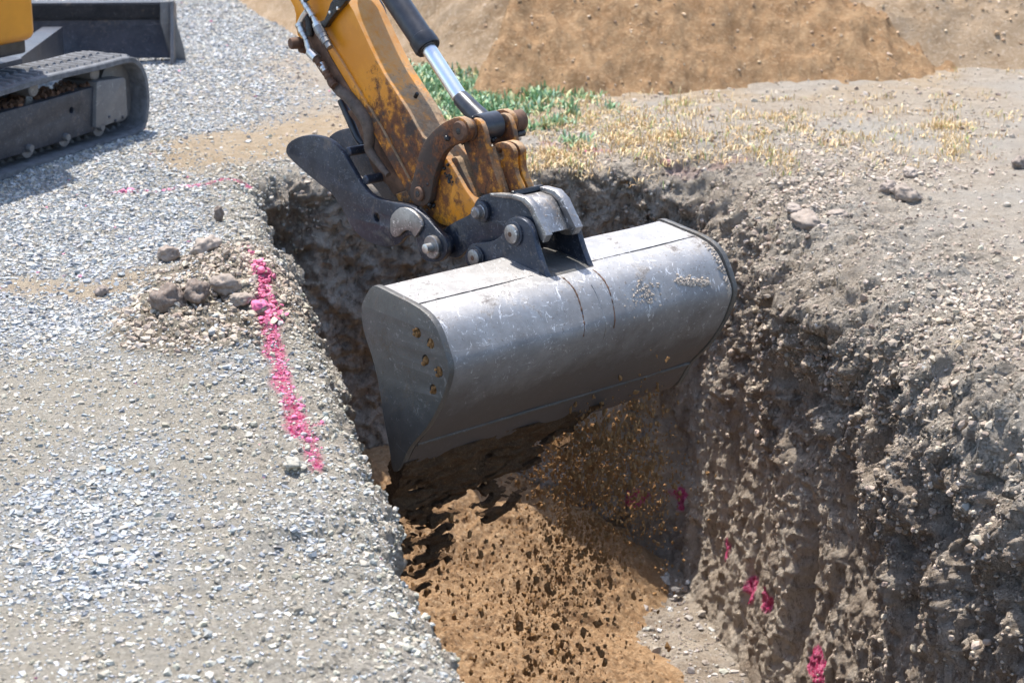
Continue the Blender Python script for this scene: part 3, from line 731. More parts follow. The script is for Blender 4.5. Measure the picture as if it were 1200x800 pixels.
spo = [(x-.004 if x < .1 else x, z+.004 if z > .05 else z) for x, z in sp]
s1 = plate('side_plate', FA, spo, -.012, .018, M_side, bucket, .0015, hs, 3)
s2 = plate('side_plate', FA, spo, BW-.004, .016, M_side, bucket, .0015, (), 3)
for u, v in [(489, 390), (504.5, 402.5), (498.5, 421.5), (514.5, 435.5), (507.5, 456)]:
    c = FA.loc(u, v, -.012); lumps('packed_sand', FA.P(c[0]+.0005, c[1]-.0025, -.004), 44, (.0050, .0022, .0052), .0055, M_sand2, bucket)
# weld lines and wear strip on the shell
def on_shell(idx, a, lift=.0015):
    i = int(idx); f = idx-i; i2 = min(i+1, len(ps)-1); q = ps[i]*(1-f)+ps[i2]*f
    t = ps[i2]-ps[max(i-1, 0)]; t = t/np.linalg.norm(t); nrm = np.array([-t[1], t[0]]);
    if nrm@(q-np.array([.16, -.05])) < 0: nrm = -nrm
    q = q+nrm*lift; return FA.P(q[0], q[1], a)
iw = int(np.argmin(np.abs(ps[:, 1]-prof[10][1])))
tube('weld_seam', [on_shell(iw, a, .0005+.001*random.random()) for a in np.linspace(.01, BW-.01, 60)], [.0045]*60, M_side, bucket, 8, 2, .35)
for a0, a1 in ((.012, .40), (.56, BW-.012)):
    tube('top_groove', [on_shell(2.0, a, -.0008) for a in np.linspace(a0, a1, 24)], [.0022]*24, M_grease, bucket, 6, 2, .3)
# wear straps: two faint welded seams over the back
for a0 in (.43, .535):
    pts_ = [on_shell(k, a0+.012*math.sin(k*.2), .0002) for k in np.linspace(5, 19, 22)]
    tube('strap_seam', pts_, [.0006+.0021*abs(math.sin(k*1.7)) for k in range(22)], M_rust, bucket, 6, 2, .5)
for a0, ln in ((.50, 12), (.655, 9)):
    tube('strap_seam', [on_shell(k, a0, .0002) for k in np.linspace(9, 9+ln, 16)], [.0012]*16, M_mid, bucket, 6, 2, .3)
# dried mud caked on the back and in the right corner
def mud(name, a, k0, n, sa, sk, r):
    bm_ = bmesh.new()
    for _ in range(n):
        c = on_shell(min(max(k0+random.gauss(0, sk), 0), len(ps)-1.01), min(max(a+random.gauss(0, sa), .01), BW-.012), 0)
        rr = r*random.uniform(.3, 1)
        g_ = bmesh.ops.create_icosphere(bm_, subdivisions=1, radius=rr, matrix=__import__('mathutils').Matrix.Translation(Vector(c)))
        for v in g_['verts']: v.co += Vector([random.gauss(0, rr*.25) for _ in range(3)])
    return finish_bm(name, bm_, M_mudc, bucket, 30)
M_mudc = mat_plain('dry_mud', (.42, .36, .30), .95, 0, .25, .004, 60)
mud('mud_clot', .66, 13.2, 90, .022, 1.0, .0045); mud('mud_clot', .60, 13.5, 14, .035, 2, .003)
for k in range(9): mud('mud_clot' if k else 'mud_clot', .78+.012*k, 12.4+.22*k, 26, .006, .35, .0048)
for k in range(6, 19): mud('mud_clot', BW-.016, k, 12, .005, .6, .0045)
# ears
def z2(x, y): return (330+x/3.077, 130+y/3.077)
EA = .400
ear = [z2(*q) for q in [(668, 500), (690, 478), (735, 474), (775, 462), (797, 438), (805, 405), (838, 383), (878, 395), (902, 432), (916, 490), (936, 552), (966, 612), (966, 618), (940, 612), (900, 596), (850, 582), (800, 556), (740, 562), (700, 572), (672, 560), (660, 530)]]
ear2 = T(FA, EA, ear)
for q in range(11, 19): ear2[q] = (ear2[q][0], ear2[q][1]-.012)
plate('ear', FA, ear2, EA, .018, M_dark, bucket, .003)
plate('ear', FA, ear2, .545, .018, M_dark, bucket, .003)
for (x, y, r) in ((825, 445, .024), (690, 530, .022)):
    c = FA.loc(*z2(x, y), EA-.015)
    lathe('pin', FA.P(*c, EA-.017), FA.P(*c, .585), [(0, r-.004), (.012, r), (.07, r), (.075, r*.8), (.92, r*.8), (.925, r), (.99, r), (1, r-.004)], M_mid, bucket, 24)
    lathe('pin_bore', FA.P(*c, EA-.0185), FA.P(*c, EA-.012), .0065, M_rust, bucket, 14)
    lathe('boss', FA.P(*c, EA-.006), FA.P(*c, EA+.002), r+.007, M_dark, bucket, 28)
    tw = []
# saddle plate between the ears
sad = [on_shell(k, .472, .004) for k in (0.5, 2, 4, 6)]
bm = bmesh.new()
for k, t in zip((1.0, 2.0, 2.6, 4, 6.5), range(5)):
    pass
rows = [[bm.verts.new(on_shell(k, a, l)) for a in np.linspace(.405, .56, 12)] for k, l in ((.2, .002), (1.2, .006), (2.0, .006), (4.2, .001))]
for r0, r1 in zip(rows[:-1], rows[1:]):
    for i in range(11): bm.faces.new((r0[i], r1[i], r1[i+1], r0[i+1]))
finish_bm('saddle_plate', bm, M_side, bucket, 40)

# ---- quick coupler
coup = bpy.data.objects.new('coupler', None); COL.objects.link(coup); coup.parent = E
coup['label'] = 'grey steel link block that carries the bucket'
CA = .425
chk = [z2(*q) for q in [(575, 435), (620, 402), (672, 376), (690, 350), (700, 325), (722, 305), (760, 298), (835, 305), (880, 318), (905, 345), (925, 390), (952, 450), (945, 470), (905, 468), (870, 440), (820, 452), (770, 480), (715, 478), (670, 500), (640, 528), (605, 525), (585, 500), (572, 470)]]
ck = T(FA, CA, chk)
plate('cheek', FA, ck, CA, .014, M_dark, coup, .003)
plate('cheek', FA, ck, .522, .014, M_mid, coup, .003)
blk_ = [z2(*q) for q in [(715, 312), (760, 303), (838, 311), (878, 325), (898, 350), (918, 395), (940, 446), (900, 430), (860, 380), (800, 350), (730, 345)]]
box_fr('block', FA, T(FA, CA, blk_), CA+.013, .085, M_mid, coup, .002)
rim = [z2(*q) for q in [(755, 296), (838, 300), (884, 312), (912, 343), (934, 390), (962, 448), (948, 474), (934, 452), (914, 392), (895, 352), (872, 328), (835, 316), (758, 308)]]
box_fr('rim', FA, T(FA, CA, rim), CA-.006, .022, M_mid, coup, .0025)
box_fr('rim', FA, [(x-.003, z+.004) for x, z in T(FA, CA, rim)], .515, .026, M_mid, coup, .0025)
for (x, y, r, mt) in ((697, 368, .018, M_mid),):
    c = FA.loc(*z2(x, y), CA-.03)
    lathe('collar', FA.P(*c, CA-.012), FA.P(*c, CA), r+.010, M_dark, coup)
    lathe('pin', FA.P(*c, CA-.034), FA.P(*c, .56), [(0, r-.006), (.03, r-.002), (.12, r-.002), (.13, r), (1, r)], mt, coup, 24)
lathe('spreader', FA.P(*FA.loc(*z2(612, 490), CA), CA), FA.P(*FA.loc(*z2(612, 490), CA), .53), .02, M_dark, coup)

# ---- arm
AL, AWd = .428, .105
armL = [(339, -2), (343, 10), (346, 18), (348, 42), (370, 62), (400, 98), (420, 122), (437, 150), (452, 176), (466, 200), (482, 228), (505, 255), (524, 266), (547, 262), (560, 246), (545, 222), (530, 196), (512, 172), (495, 160), (478, 130), (450, 87), (431, 50), (417, 20), (405, -2)]
al = T(FA, AL, armL)
top_dir = np.array(al[0])-np.array(al[8]); top_dir /= np.linalg.norm(top_dir)
al = [tuple(np.array(al[0])+top_dir*.35)]+al+[tuple(np.array(al[-1])+top_dir*.35)]
arm = plate('arm', FA, al, AL, AWd, M_paint, E, .006, (), 2, 'orange dipper arm, rusty and greasy at its lower end')
# raised edge flange along the lower side and the wide front cover
fl = [(339, -3), (352, -3), (372, 28), (398, 68), (424, 112), (445, 146), (470, 192), (490, 230), (480, 230), (462, 198), (436, 152), (415, 118), (390, 80), (362, 40)]
plate('flange', FA, T(FA, AL-.006, fl), AL-.008, .012, M_paint, arm, .002, (), 0)
lathe('grease_nipple', FA.px(485, 119, AL+.05)+Z*.004, FA.px(488, 116, AL+.05)+Z*.018-B*.006, .0055, M_grease, arm, 12)
# arm nose between the links
nose = [z2(*q) for q in [(548, 235), (590, 190), (625, 165), (650, 210), (700, 318), (690, 345), (640, 390), (590, 418), (560, 400), (535, 330)]]
plate('arm_nose', FA, T(FA, AL+.012, nose), AL+.012, AWd-.03, M_paint2, arm, .006)
lumps('grease', FA.px(*z2(615, 235), AL+.01), 34, (.008, .012, .010), .0075, M_grease, arm)
lumps('grease', FA.px(*z2(575, 205), AL+.01), 22, (.005, .010, .012), .005, M_grease, arm)
# brown guard box under the arm
gd = [z2(*q) for q in [(236, 0), (262, 40), (282, 90), (300, 130), (318, 190), (340, 235), (380, 268), (410, 312), (452, 290), (478, 290), (430, 215), (370, 120), (330, 50), (300, 0)]]
plate('guard', FA, T(FA, AL+.02, gd), AL+.02, .065, M_rust, arm, .004, (), 2)
gd2 = [z2(*q) for q in [(410, 300), (455, 285), (482, 300), (485, 335), (450, 330), (420, 325)]]
plate('guard_foot', FA, T(FA, AL+.005, gd2), AL+.005, .09, M_paint, arm, .004, (), 0)
dk = [z2(*q) for q in [(520, 330), (560, 290), (600, 380), (640, 392), (580, 425), (560, 420), (530, 380), (500, 345)]]
plate('pivot_housing', FA, T(FA, AL+.015, dk), AL+.015, .08, M_rust, arm, .003, (), 0)

# ---- curved side links and their pins
LA = .405
cl_ = [z2(*q) for q in [(468, 322), (462, 285), (470, 250), (482, 205), (496, 150), (522, 98), (560, 58), (602, 32), (640, 22), (668, 42), (676, 78), (662, 108), (636, 120), (606, 130), (578, 162), (560, 205), (548, 245), (540, 290), (532, 325), (512, 344), (486, 342)]]
links = bpy.data.objects.new('tipping_links', None); COL.objects.link(links); links.parent = E
lk = T(FA, LA, cl_)
plate('side_link', FA, lk, LA, .022, M_paint2, links, .004, (), 2)
plate('side_link', FA, lk, AL+AWd+.020, .02, M_paint2, links, .004, (), 2)
for (x, y, r) in ((637, 74, .026), (490, 300, .019)):
    c = FA.loc(*z2(x, y), LA-.01)
    lathe('link_pin', FA.P(*c, LA-.010), FA.P(*c, AL+AWd+.05), [(0, r-.003), (.02, r), (.18, r), (.2, r*.9), (1, r*.9)], M_rust, links)
    lathe('pin_bore', FA.P(*c, LA-.0115), FA.P(*c, LA-.004), .009, M_grease, links, 16)
# H link
HA = AL+.004
h2 = [z2(*q) for q in [(652, 100), (668, 48), (694, 26), (722, 40), (738, 90), (748, 140), (768, 215), (792, 304), (718, 294), (700, 240), (680, 180)]]
hp2 = T(FA, HA+.01, h2)
plate('h_link', FA, hp2, HA+.006, .017, M_paint2, links, .004, (), 2)
plate('h_link', FA, hp2, HA+.100, .017, M_paint2, links, .004, (), 2)
web = [z2(*q) for q in [(700, 150), (738, 132), (790, 300), (728, 292)]]
plate('link_web', FA, T(FA, HA+.01, web), HA+.022, .080, M_paint2, links, .006, (), 0)
lobe = [z2(*q) for q in [(748, 150), (762, 124), (792, 112), (822, 122), (838, 150), (838, 190), (846, 235), (872, 302), (810, 304), (790, 250), (764, 200)]]
lb_ = T(FA, HA+.04, lobe)
plate('lobe', FA, lb_, HA+.040, .016, M_paint2, links, .004, [circ(FA.loc(*z2(790, 158), HA+.04), .012, 16)], 2)
plate('lobe', FA, lb_, HA+.062, .022, M_paint2, links, .004, (), 2)
c = FA.loc(*z2(637, 74), LA-.01)
lathe('cross_tube', FA.P(*c, LA+.02), FA.P(*c, .600), .024, M_rust, links)
lathe('collar', FA.P(*c, LA+.022), FA.P(*c, LA+.030), .029, M_rust, links)
lathe('rod_eye', FA.P(*c, .458), FA.P(*c, .526), [(0, .032), (.06, .036), (.94, .036), (1, .032)], M_barrel, links, 36)
lathe('end_cap', FA.P(*c, .572), FA.P(*c, .612), [(0, .024), (.1, .028), (.9, .028), (1, .024)], M_rust, links)
lathe('cap_bolt', FA.P(c[0]-.012, c[1]-.032, .580), FA.P(c[0]-.012, c[1]-.032, .610), .009, M_grease, links, 12)
lumps('grease', FA.P(c[0], c[1]-.004, LA+.030), 30, (.017, .004, .020), .0075, M_grease, links)
lumps('grease', FA.P(c[0]-.008, c[1]-.03, AL+.040), 60, (.012, .012, .016), .008, M_grease, links)
lumps('grease', FA.P(c[0]-.022, c[1]-.052, AL+.035), 26, (.005, .008, .012), .006, M_grease, links)
cb = FA.loc(*z2(835, 300), HA); lathe('link_bolt', FA.P(*cb, HA-.004), FA.P(*cb, HA+.1), .010, M_grease, links, 6)
cb = FA.loc(*z2(490, 300), LA); lumps('grease', FA.P(cb[0]-.028, cb[1], LA+.018), 30, (.006, .012, .022), .007, M_grease, links)

# ---- bucket cylinder
am = .492
r0 = FA.px(464, 0, am); r1 = FA.px(502, 57, am); r2 = FA.px(539, 114, am); r3 = FA.P(c[0], c[1], am)
dirn = (r0-r1); r00 = r0+dirn*1.2
cyl = bpy.data.objects.new('bucket_cylinder', None); COL.objects.link(cyl); cyl.parent = E
lathe('barrel', r00, r1, [(0, .033), (.90, .033), (.905, .036), (.985, .037), (1, .034)], M_barrel, cyl, 40)
lathe('gland', r1-(r1-r0)*.02, r1+(r1-r0)*.015, .029, M_grease, cyl, 32)
lathe('rod', r1, r2, .0205, M_chrome, cyl, 40)
lathe('rod_end', r2, r3*.9+r2*.1, [(0, .0205), (.05, .0235), (.5, .0255), (1, .030)], M_barrel, cyl, 32)

# ---- thumb
TH = .385
tp_ = [z2(*q) for q in [(15, 145), (24, 117), (60, 95), (110, 88), (165, 102), (215, 145), (255, 210), (290, 268), (330, 308), (400, 330), (462, 343), (510, 375), (556, 425), (588, 458), (598, 495), (582, 535), (548, 546), (510, 535), (492, 500), (484, 462), (462, 450), (440, 460), (420, 482), (372, 490), (320, 476), (270, 442), (240, 400), (215, 350), (180, 300), (130, 260), (70, 210), (26, 168)]]
th2 = T(FA, TH, tp_)
thumb = bpy.data.objects.new('thumb', None); COL.objects.link(thumb); thumb.parent = E
thumb['label'] = 'dark curved gripping thumb folded under the arm'
hole = circ(FA.loc(*z2(342, 385), TH), .0125, 18)
plate('thumb_plate', FA, th2, TH, .016, M_dark, thumb, .003, [hole], 3)
plate('thumb_plate', FA, th2, .53, .016, M_dark, thumb, .003, [hole], 3)
cam_ = [z2(*q) for q in [(392, 405), (398, 375), (425, 350), (460, 352), (492, 378), (508, 412), (490, 445), (480, 455), (468, 435), (445, 432), (425, 450), (408, 455), (394, 440)]]
plate('cam_boss', FA, T(FA, TH-.008, cam_), TH-.010, .010, M_mid, thumb, .003, (), 2)
c1 = FA.loc(*z2(540, 492), TH-.012)
lathe('washer', FA.P(*c1, TH-.014), FA.P(*c1, TH+.002), [(0, .029), (.1, .031), (.9, .031), (1, .030)], M_mid, thumb, 36)
lathe('bolt', FA.P(*c1, TH-.036), FA.P(*c1, TH-.012), [(0, .008), (.08, .0125), (1, .0125)], M_zinc, thumb, 24)
lathe('pivot_pin', FA.P(*c1, TH), FA.P(*c1, .55), .021, M_dark, thumb)
lathe('spacer', FA.P(*c1, TH+.016), FA.P(*c1, CA+.0), [(0, .034), (.4, .034), (.45, .030), (1, .030)], M_dark, thumb, 36)
for (x, y, r) in ((238, 148, .013), (300, 250, .013)):
    cc = FA.loc(*z2(x, y), TH+.01); lathe('cross_bar', FA.P(*cc, TH+.01), FA.P(*cc, .54), r, M_dark, thumb)

# ---- hoses and fittings on the arm side
hoses = bpy.data.objects.new('hydraulic_lines', None); COL.objects.link(hoses); hoses.parent = E
hp_ = lambda l, a: [FA.px(u, v, a) for u, v in l]
a_ = AL-.028
def u4(x, y): return (330+x/4, y/4)
def u10(x, y): return (330+x/10, y/10)
def fitting(p, q, r, steps, mat=None):
    pr = []
    n = len(steps)
    for i, k in enumerate(steps): pr += [(i/n+.004, r*k), ((i+1)/n-.004, r*k)]
    return lathe('fitting', p, q, pr, mat or M_zinc, hoses, 20)
P1 = [u10(225, -30), u10(270, 40), u10(320, 120), u10(380, 220), u10(430, 330), u10(500, 450), u10(570, 560)]
W = hp_(P1, a_)
fitting(W[0], W[1], .0085, [1, .8, 1]); fitting(W[1], W[2], .0095, [.8, 1, 1, .85]); fitting(W[2], W[3], .0085, [1, .9, 1.05, .7])
fitting(W[3], W[4], .010, [.8, 1.3]); fitting(W[4]*.9+W[3]*.1, W[5], .0145, [1, 1.02, .95], M_mid); fitting(W[5], W[6], .0125, [1, 1, .8, .8], M_mid)
W2 = hp_([u10(200, 280), u10(240, 380), u10(290, 470), u10(330, 610), u10(410, 690), u10(470, 780)], a_-.004)
fitting(W2[0], W2[1], .0105, [1.1, .9, 1]); fitting(W2[1], W2[2], .0085, [1, .85]); fitting(W2[2], W2[3], .0095, [.9, 1, .95]); fitting(W2[3]*1.0, W2[4], .0135, [1, 1]); fitting(W2[4], W2[5], .0095, [.9, 1.1, .8], M_rust)
tube('fitting', hp_([u10(205, 290), u10(250, 200), u10(300, 130)], a_), [.008]*3, M_zinc, hoses)
tube('fitting', hp_([u10(300, 170), u10(330, 300), u10(330, 420)], a_+.01), [.012]*3, M_grease, hoses, lump=.3)
W3 = hp_([u4(185, 300), u4(205, 335), u4(225, 375), u4(250, 405)], a_)
fitting(W3[0], W3[1], .011, [1, .9, .7]); fitting(W3[1], W3[2], .0105, [1, .8, 1, .8], M_rust); fitting(W3[2], W3[3], .012, [.8, 1, 1.1, 1], M_rust)
tube('hose', hp_([u4(240, 390), u4(275, 425), u4(320, 460), u4(360, 510), u4(400, 570), u4(412, 640), u4(412, 700), u4(450, 760), (455, 205)], AL-.012), [.013, .0165, .018, .019, .0175, .0155, .014, .011, .008], M_hose, hoses, 18, 6, .10)
tube('hose', hp_([u4(90, -90), u4(150, -40), u4(110, 5)], a_), [.006]*3, M_grease, hoses)
tube('hose', hp_([u4(280, 470), u4(320, 560), u4(355, 640), u4(385, 680)], AL+.05), [.012]*4, M_barrel, hoses, 16, 5, .03)
tube('hose', hp_([u4(475, 90), u4(500, 130), u4(515, 180), u4(532, 212)], AL+AWd+.03), [.006, .0085, .008, .006], M_hose, hoses, 12, 4, .3)
tube('hose', hp_([u4(430, -20), u4(465, 30), u4(478, 70)], AL+AWd+.01), [.009]*3, M_barrel, hoses)
sp0 = FA.px(*u4(40, 205), a_-.02); sp1 = FA.px(*u4(115, 200), AL)
lathe('stop_pin', sp0, sp1, [(0, .014), (.08, .0165), (.6, .0165), (.61, .012), (1, .012)], M_rust, arm, 24)
lathe('stop_pin', FA.px(*u4(90, 232), AL-.02), FA.px(*u4(125, 240), AL+.03), .010, M_rust, arm, 16)
gb = [u4(*q) for q in [(150, 120), (172, 104), (205, 92), (225, 40), (246, -4), (302, -4), (296, 18), (262, 54), (232, 92), (214, 118), (204, 132), (178, 128), (160, 150)]]
plate('hose_bracket', FA, T(FA, AL-.02, gb), AL-.024, .02, M_grease, arm, .003, (), 2)
for u, v in (u10(565, 150), u10(655, 100)):
    q = FA.loc(u, v, AL-.026); lathe('bracket_bolt', FA.P(*q, AL-.029), FA.P(*q, AL-.02), .005, M_zinc, arm, 6)
sl = [u4(*q) for q in [(120, 60), (180, 150), (240, 270), (330, 420), (345, 455), (400, 560), (380, 575), (300, 470), (215, 370), (150, 270), (110, 180), (90, 100)]]
plate('hose_tray', FA, T(FA, AL-.004, sl), AL-.012, .012, M_rust, arm, .002, (), 2)

# ---- track
GT = onz(165, 160); Tt = GT-onz(0, 213); Tt /= np.linalg.norm(Tt); Nt = np.array([-Tt[1], Tt[0], 0.])
FT = Fr(GT, Tt, Nt)
tb = [(0, 106), (57, 89), (115, 76), (152, 67), (164, 72), (171, 83), (175, 100), (176, 124), (173, 145), (166, 157), (155, 164), (115, 176), (57, 194), (0, 214)]
t2 = T(FT, 0, tb)
zt = [q for q in t2]; zl = t2[0]; zb = t2[-1]
loop_near = t2[:]; x_end = -1.45
loop_near = [(x_end+.12, zl[1]*.98), (x_end+.5, zl[1])]+loop_near+[(x_end+.5, .0), (x_end+.12, .01), (x_end, .08), (x_end-.03, .17), (x_end, .27)]
loop_near = [(x, max(z, .0)) for x, z in loop_near]
def track(off, label):
    tr = bpy.data.objects.new('track', None); COL.objects.link(tr); tr.parent = E; tr['label'] = label
    lp = smooth_poly(loop_near, 4); TWd = .24
    # resample evenly
    P_ = np.array(lp+[lp[0]]); sl_ = np.r_[0, np.cumsum(np.linalg.norm(np.diff(P_, axis=0), axis=1))]; n = int(sl_[-1]/.0105)
    n -= n % 4; ss = np.linspace(0, sl_[-1], n, endpoint=False); LX = np.c_[np.interp(ss, sl_, P_[:, 0]), np.interp(ss, sl_, P_[:, 1])]
    tg = np.roll(LX, -1, 0)-np.roll(LX, 1, 0); tg /= np.linalg.norm(tg, axis=1)[:, None]; nm = np.c_[-tg[:, 1], tg[:, 0]]
    ctr_ = LX.mean(0)
    if ((LX-ctr_)*nm).sum() < 0: nm = -nm
    bm_ = bmesh.new(); rows_ = []
    for i in range(n):
        lug = .0075 if i % 4 < 2 else -.004
        q = LX[i]; sec = []
        for a, h_ in ((0, -.004), (.004, .0), (.03, .0), (.034, lug), (.105, lug), (.108, -.006), (.132, -.006), (.135, lug), (.206, lug), (.21, 0), (TWd-.004, 0), (TWd, -.004), (TWd, -.020), (TWd-.01, -.024), (.15, -.024), (.14, -.036 if i % 4 < 2 else -.024), (.10, -.036 if i % 4 < 2 else -.024), (.09, -.024), (.01, -.024), (0, -.020)):
            w_ = q+nm[i]*h_; sec.append(bm_.verts.new(FT.P(w_[0], max(w_[1], -.002), a+off)))
        rows_.append(sec)
    m_ = len(rows_[0])
    for i in range(n):
        a, b = rows_[i], rows_[(i+1) % n]
        for k in range(m_): bm_.faces.new((a[k], a[(k+1) % m_], b[(k+1) % m_], b[k]))
    finish_bm('belt', bm_, M_rubber, tr, 30)
    def u3(x, y): return (x/3.48, y/3.48)
    fr_ = [u3(*q) for q in [(0, 462), (190, 410), (380, 355), (388, 350), (388, 535), (275, 572), (130, 615), (0, 655)]]
    f2 = T(FT, .03, fr_); f2 = [(x_end+.22, f2[0][1])]+f2+[(x_end+.22, f2[-1][1])]
    plate('frame', FT, f2, .03+off, .15, M_tfr, tr, .004, [circ(FT.loc(*u3(292, 450), .03), .011, 16)] if off == 0 else (), 0)
    bx = [u3(*q) for q in [(392, 338), (400, 330), (500, 316), (510, 322), (518, 470), (508, 484), (420, 516), (402, 524), (388, 520)]]
    plate('idler_cover', FT, T(FT, .018, bx), .014+off, .16, M_tblk, tr, .005, (), 0)
    for (x, y) in ((445, 478), (500, 478), (470, 492)):
        cc = FT.loc(*u3(x, y), .014); lathe('bolt', FT.P(*cc, .009+off), FT.P(*cc, .02+off), .006, M_dark, tr, 6)
    for (x, y) in ((125, 605), (275, 560), (415, 519)):
        cc = FT.loc(*u3(x, y), .02); lathe('roller', FT.P(*cc, .014+off), FT.P(*cc, .19+off), [(0, .012), (.04, .014), (.1, .014), (.11, .035), (.9, .035), (1, .014)], M_tblk, tr, 24)
    for (x, y) in ((135, 365), (385, 300)):
        cc = FT.loc(*u3(x, y), .04); lathe('roller', FT.P(*cc, .035+off), FT.P(*cc, .19+off), [(0, .022), (.03, .026), (1, .026)], M_tblk, tr, 24)
    cc = (-.02, .17); lathe('idler_wheel', FT.P(*cc, .07+off), FT.P(*cc, .16+off), [(0, .10), (.05, .118), (.95, .118), (1, .10)], M_tblk, tr, 40)
    cc = (x_end+.16, .17); lathe('sprocket', FT.P(*cc, .06+off), FT.P(*cc, .16+off), [(0, .11), (.1, .13), (.9, .13), (1, .11)], M_tblk, tr, 40)
    # soil lying on the frame
    bm2 = bmesh.new()
    for k in range(160 if off == 0 else 0):
        x = random.uniform(-.95, -.10); z = f2[1][1]+(x-f2[1][0])*(f2[3][1]-f2[1][1])/(f2[3][0]-f2[1][0])
        rr = random.uniform(.004, .02); g_ = bmesh.ops.create_icosphere(bm2, subdivisions=1, radius=rr, matrix=__import__('mathutils').Matrix.Translation(Vector(FT.P(x, z+.002, .05+random.random()*.12))))
        for v in g_['verts']: v.co += Vector([random.gauss(0, rr*.2) for _ in range(3)])
    if off == 0: finish_bm('caked_soil', bm2, M_rust, tr, 30)
    else: bm2.free()
M_tfr = mat_steel('track_frame_steel', (.018, .022, .032), (.060, .064, .078), .45, .3, .46, (.16, .13, .11), .5)
M_tblk = mat_steel('track_block_steel', (.11, .11, .118), (.18, .18, .183), .5, .3, .4, (.2, .17, .14), .5)
track(0, 'near rubber track of the excavator'); track(.86, 'far rubber track of the excavator')
# undercarriage body between the tracks
box_fr('undercarriage', FT, [(-1.0, .14), (-.35, .14), (-.35, .33), (-1.0, .33)], .24, .60, M_tfr, E)
lathe('slew_ring', FT.P(-.68, .33, .54), FT.P(-.68, .40, .54), .26, M_tblk, E, 40)

# ---- blade
BR0 = onz(203, 72); BR0[2] = .015
bd = np.array([-.985, .17, 0.]); bd /= np.linalg.norm(bd); bn = np.array([bd[1], -bd[0], 0.])   # bn points away? fixed below
if bn@F < 0: bn = -bn
def BP(x, y, z): return BR0+bd*x+bn*y+Z*z
bm = bmesh.new(); secs = []
pro = [(.0, 0), (.012, .03), (.035, .10), (.05, .16), (.045, .163), (.028, .178), (.0, .225), (-.012, .236), (-.012, .246), (.03, .25), (.075, .22), (.08, .12), (.05, 0)]
for x in (.012, 1.15): secs.append([bm.verts.new(BP(x, y, z)) for y, z in pro])
for k in range(len(pro)): bm.faces.new((secs[0][k], secs[0][(k+1) % len(pro)], secs[1][(k+1) % len(pro)], secs[1][k]))
bm.faces.new(secs[0]); bm.faces.new(secs[1][::-1])
blade = finish_bm('blade', bm, M_tfr, E, 25); blade['label'] = 'dark dozer blade behind the track'
FB = Fr(BR0, bn, -bd)
e1b = -bd*.95+bn*.3; e1b /= np.linalg.norm(e1b); FE = Fr(BR0, e1b, np.array([-e1b[1], e1b[0], 0.]))
plate('end_wing', FE, [(-.01, -.01), (.055, -.012), (.05, .04), (.02, .16), (.005, .25), (-.045, .25), (-.05, .16), (-.03, .08)], -.01, .016, M_tblk, blade, .003, (), 0)
ep = [(-.115, -.01), (-.05, -.012), (.07, .0), (.09, .22), (.02, .252), (-.02, .252), (-.04, .16), (-.10, .05)]
plate('end_plate', FB, ep, 0, .016, M_tblk, blade, .003, (), 0)
plate('end_plate', FB, ep, -1.17, .016, M_tblk, blade, .003, (), 0)
# push arms to the blade
for o_ in (0,):
    p0 = onz(0, 82, .30); p1 = onz(63, 40, .20)
    d_ = p1-p0; d_[2] = 0; L_ = np.linalg.norm(d_); d_ /= L_; sd_ = np.array([d_[1], -d_[0], 0.])
    bm = bmesh.new(); vs = []
    for (t, zt_, zb_) in ((-.7, .33, .2), (L_, .20, .07), (L_+.3, .18, .06)):
        q = p0*1.0+d_*t; q[2] = 0
        vs.append([bm.verts.new(q+sd_*s+Z*z) for s, z in ((-.005, zt_), (-.005, zb_), (-.09, zb_), (-.09, zt_))])
    for a, b in zip(vs[:-1], vs[1:]):
        for k in range(4): bm.faces.new((a[k], a[(k+1) % 4], b[(k+1) % 4], b[k]))
    bm.faces.new(vs[0]); bm.faces.new(vs[-1])
    finish_bm('push_arm', bm, M_tfr, E, 25)

# ---- engine housing
hz = .42; c0 = onz(45, 47, hz); cL = onz(-60, 68, hz)
hd = cL-c0; hd[2] = 0; hd /= np.linalg.norm(hd); hn_ = np.array([hd[1], -hd[0], 0.])
if hn_@F < 0: hn_ = -hn_
def rbox(name, c, x0, x1, y0, y1, z0, z1, r, mat, parent, bev=.02):
    bm_ = bmesh.new(); vs = []
    for z in (z0, z1): vs.append([bm_.verts.new(c+hd*x+hn_*y+Z*z) for x, y in ((x0, y0), (x1, y0), (x1, y1), (x0, y1))])
    for k in range(4): bm_.faces.new((vs[0][k], vs[0][(k+1) % 4], vs[1][(k+1) % 4], vs[1][k]))
    bm_.faces.new(vs[0][::-1]); bm_.faces.new(vs[1])
    bmesh.ops.bevel(bm_, geom=bm_.edges[:]+bm_.verts[:], offset=bev, segments=4, profile=.5, affect='EDGES')
    return finish_bm(name, bm_, mat, parent, 30)
c0g = c0.copy(); c0g[2] = 0
hs_ = rbox('engine_cover', c0g, .0, .42, .0, .9, hz, hz+.62, 0, M_house, E, .035)
hs_['label'] = 'orange yellow rounded engine cover'
rbox('engine_cover_panel', c0g, .425, 1.0, .0, .9, hz-.01, hz+.62, 0, M_house, E, .03)
rbox('skirt', c0g, .03, .97, .03, .87, hz-.045, hz+.02, 0, M_barrel, E, .01)
for k, (z_, h_) in enumerate(((.13, .035), (.24, .03))):
    rbox('latch', c0g, -.012, .02, .04, .09, hz+z_, hz+z_+h_, 0, M_barrel, hs_, .004)

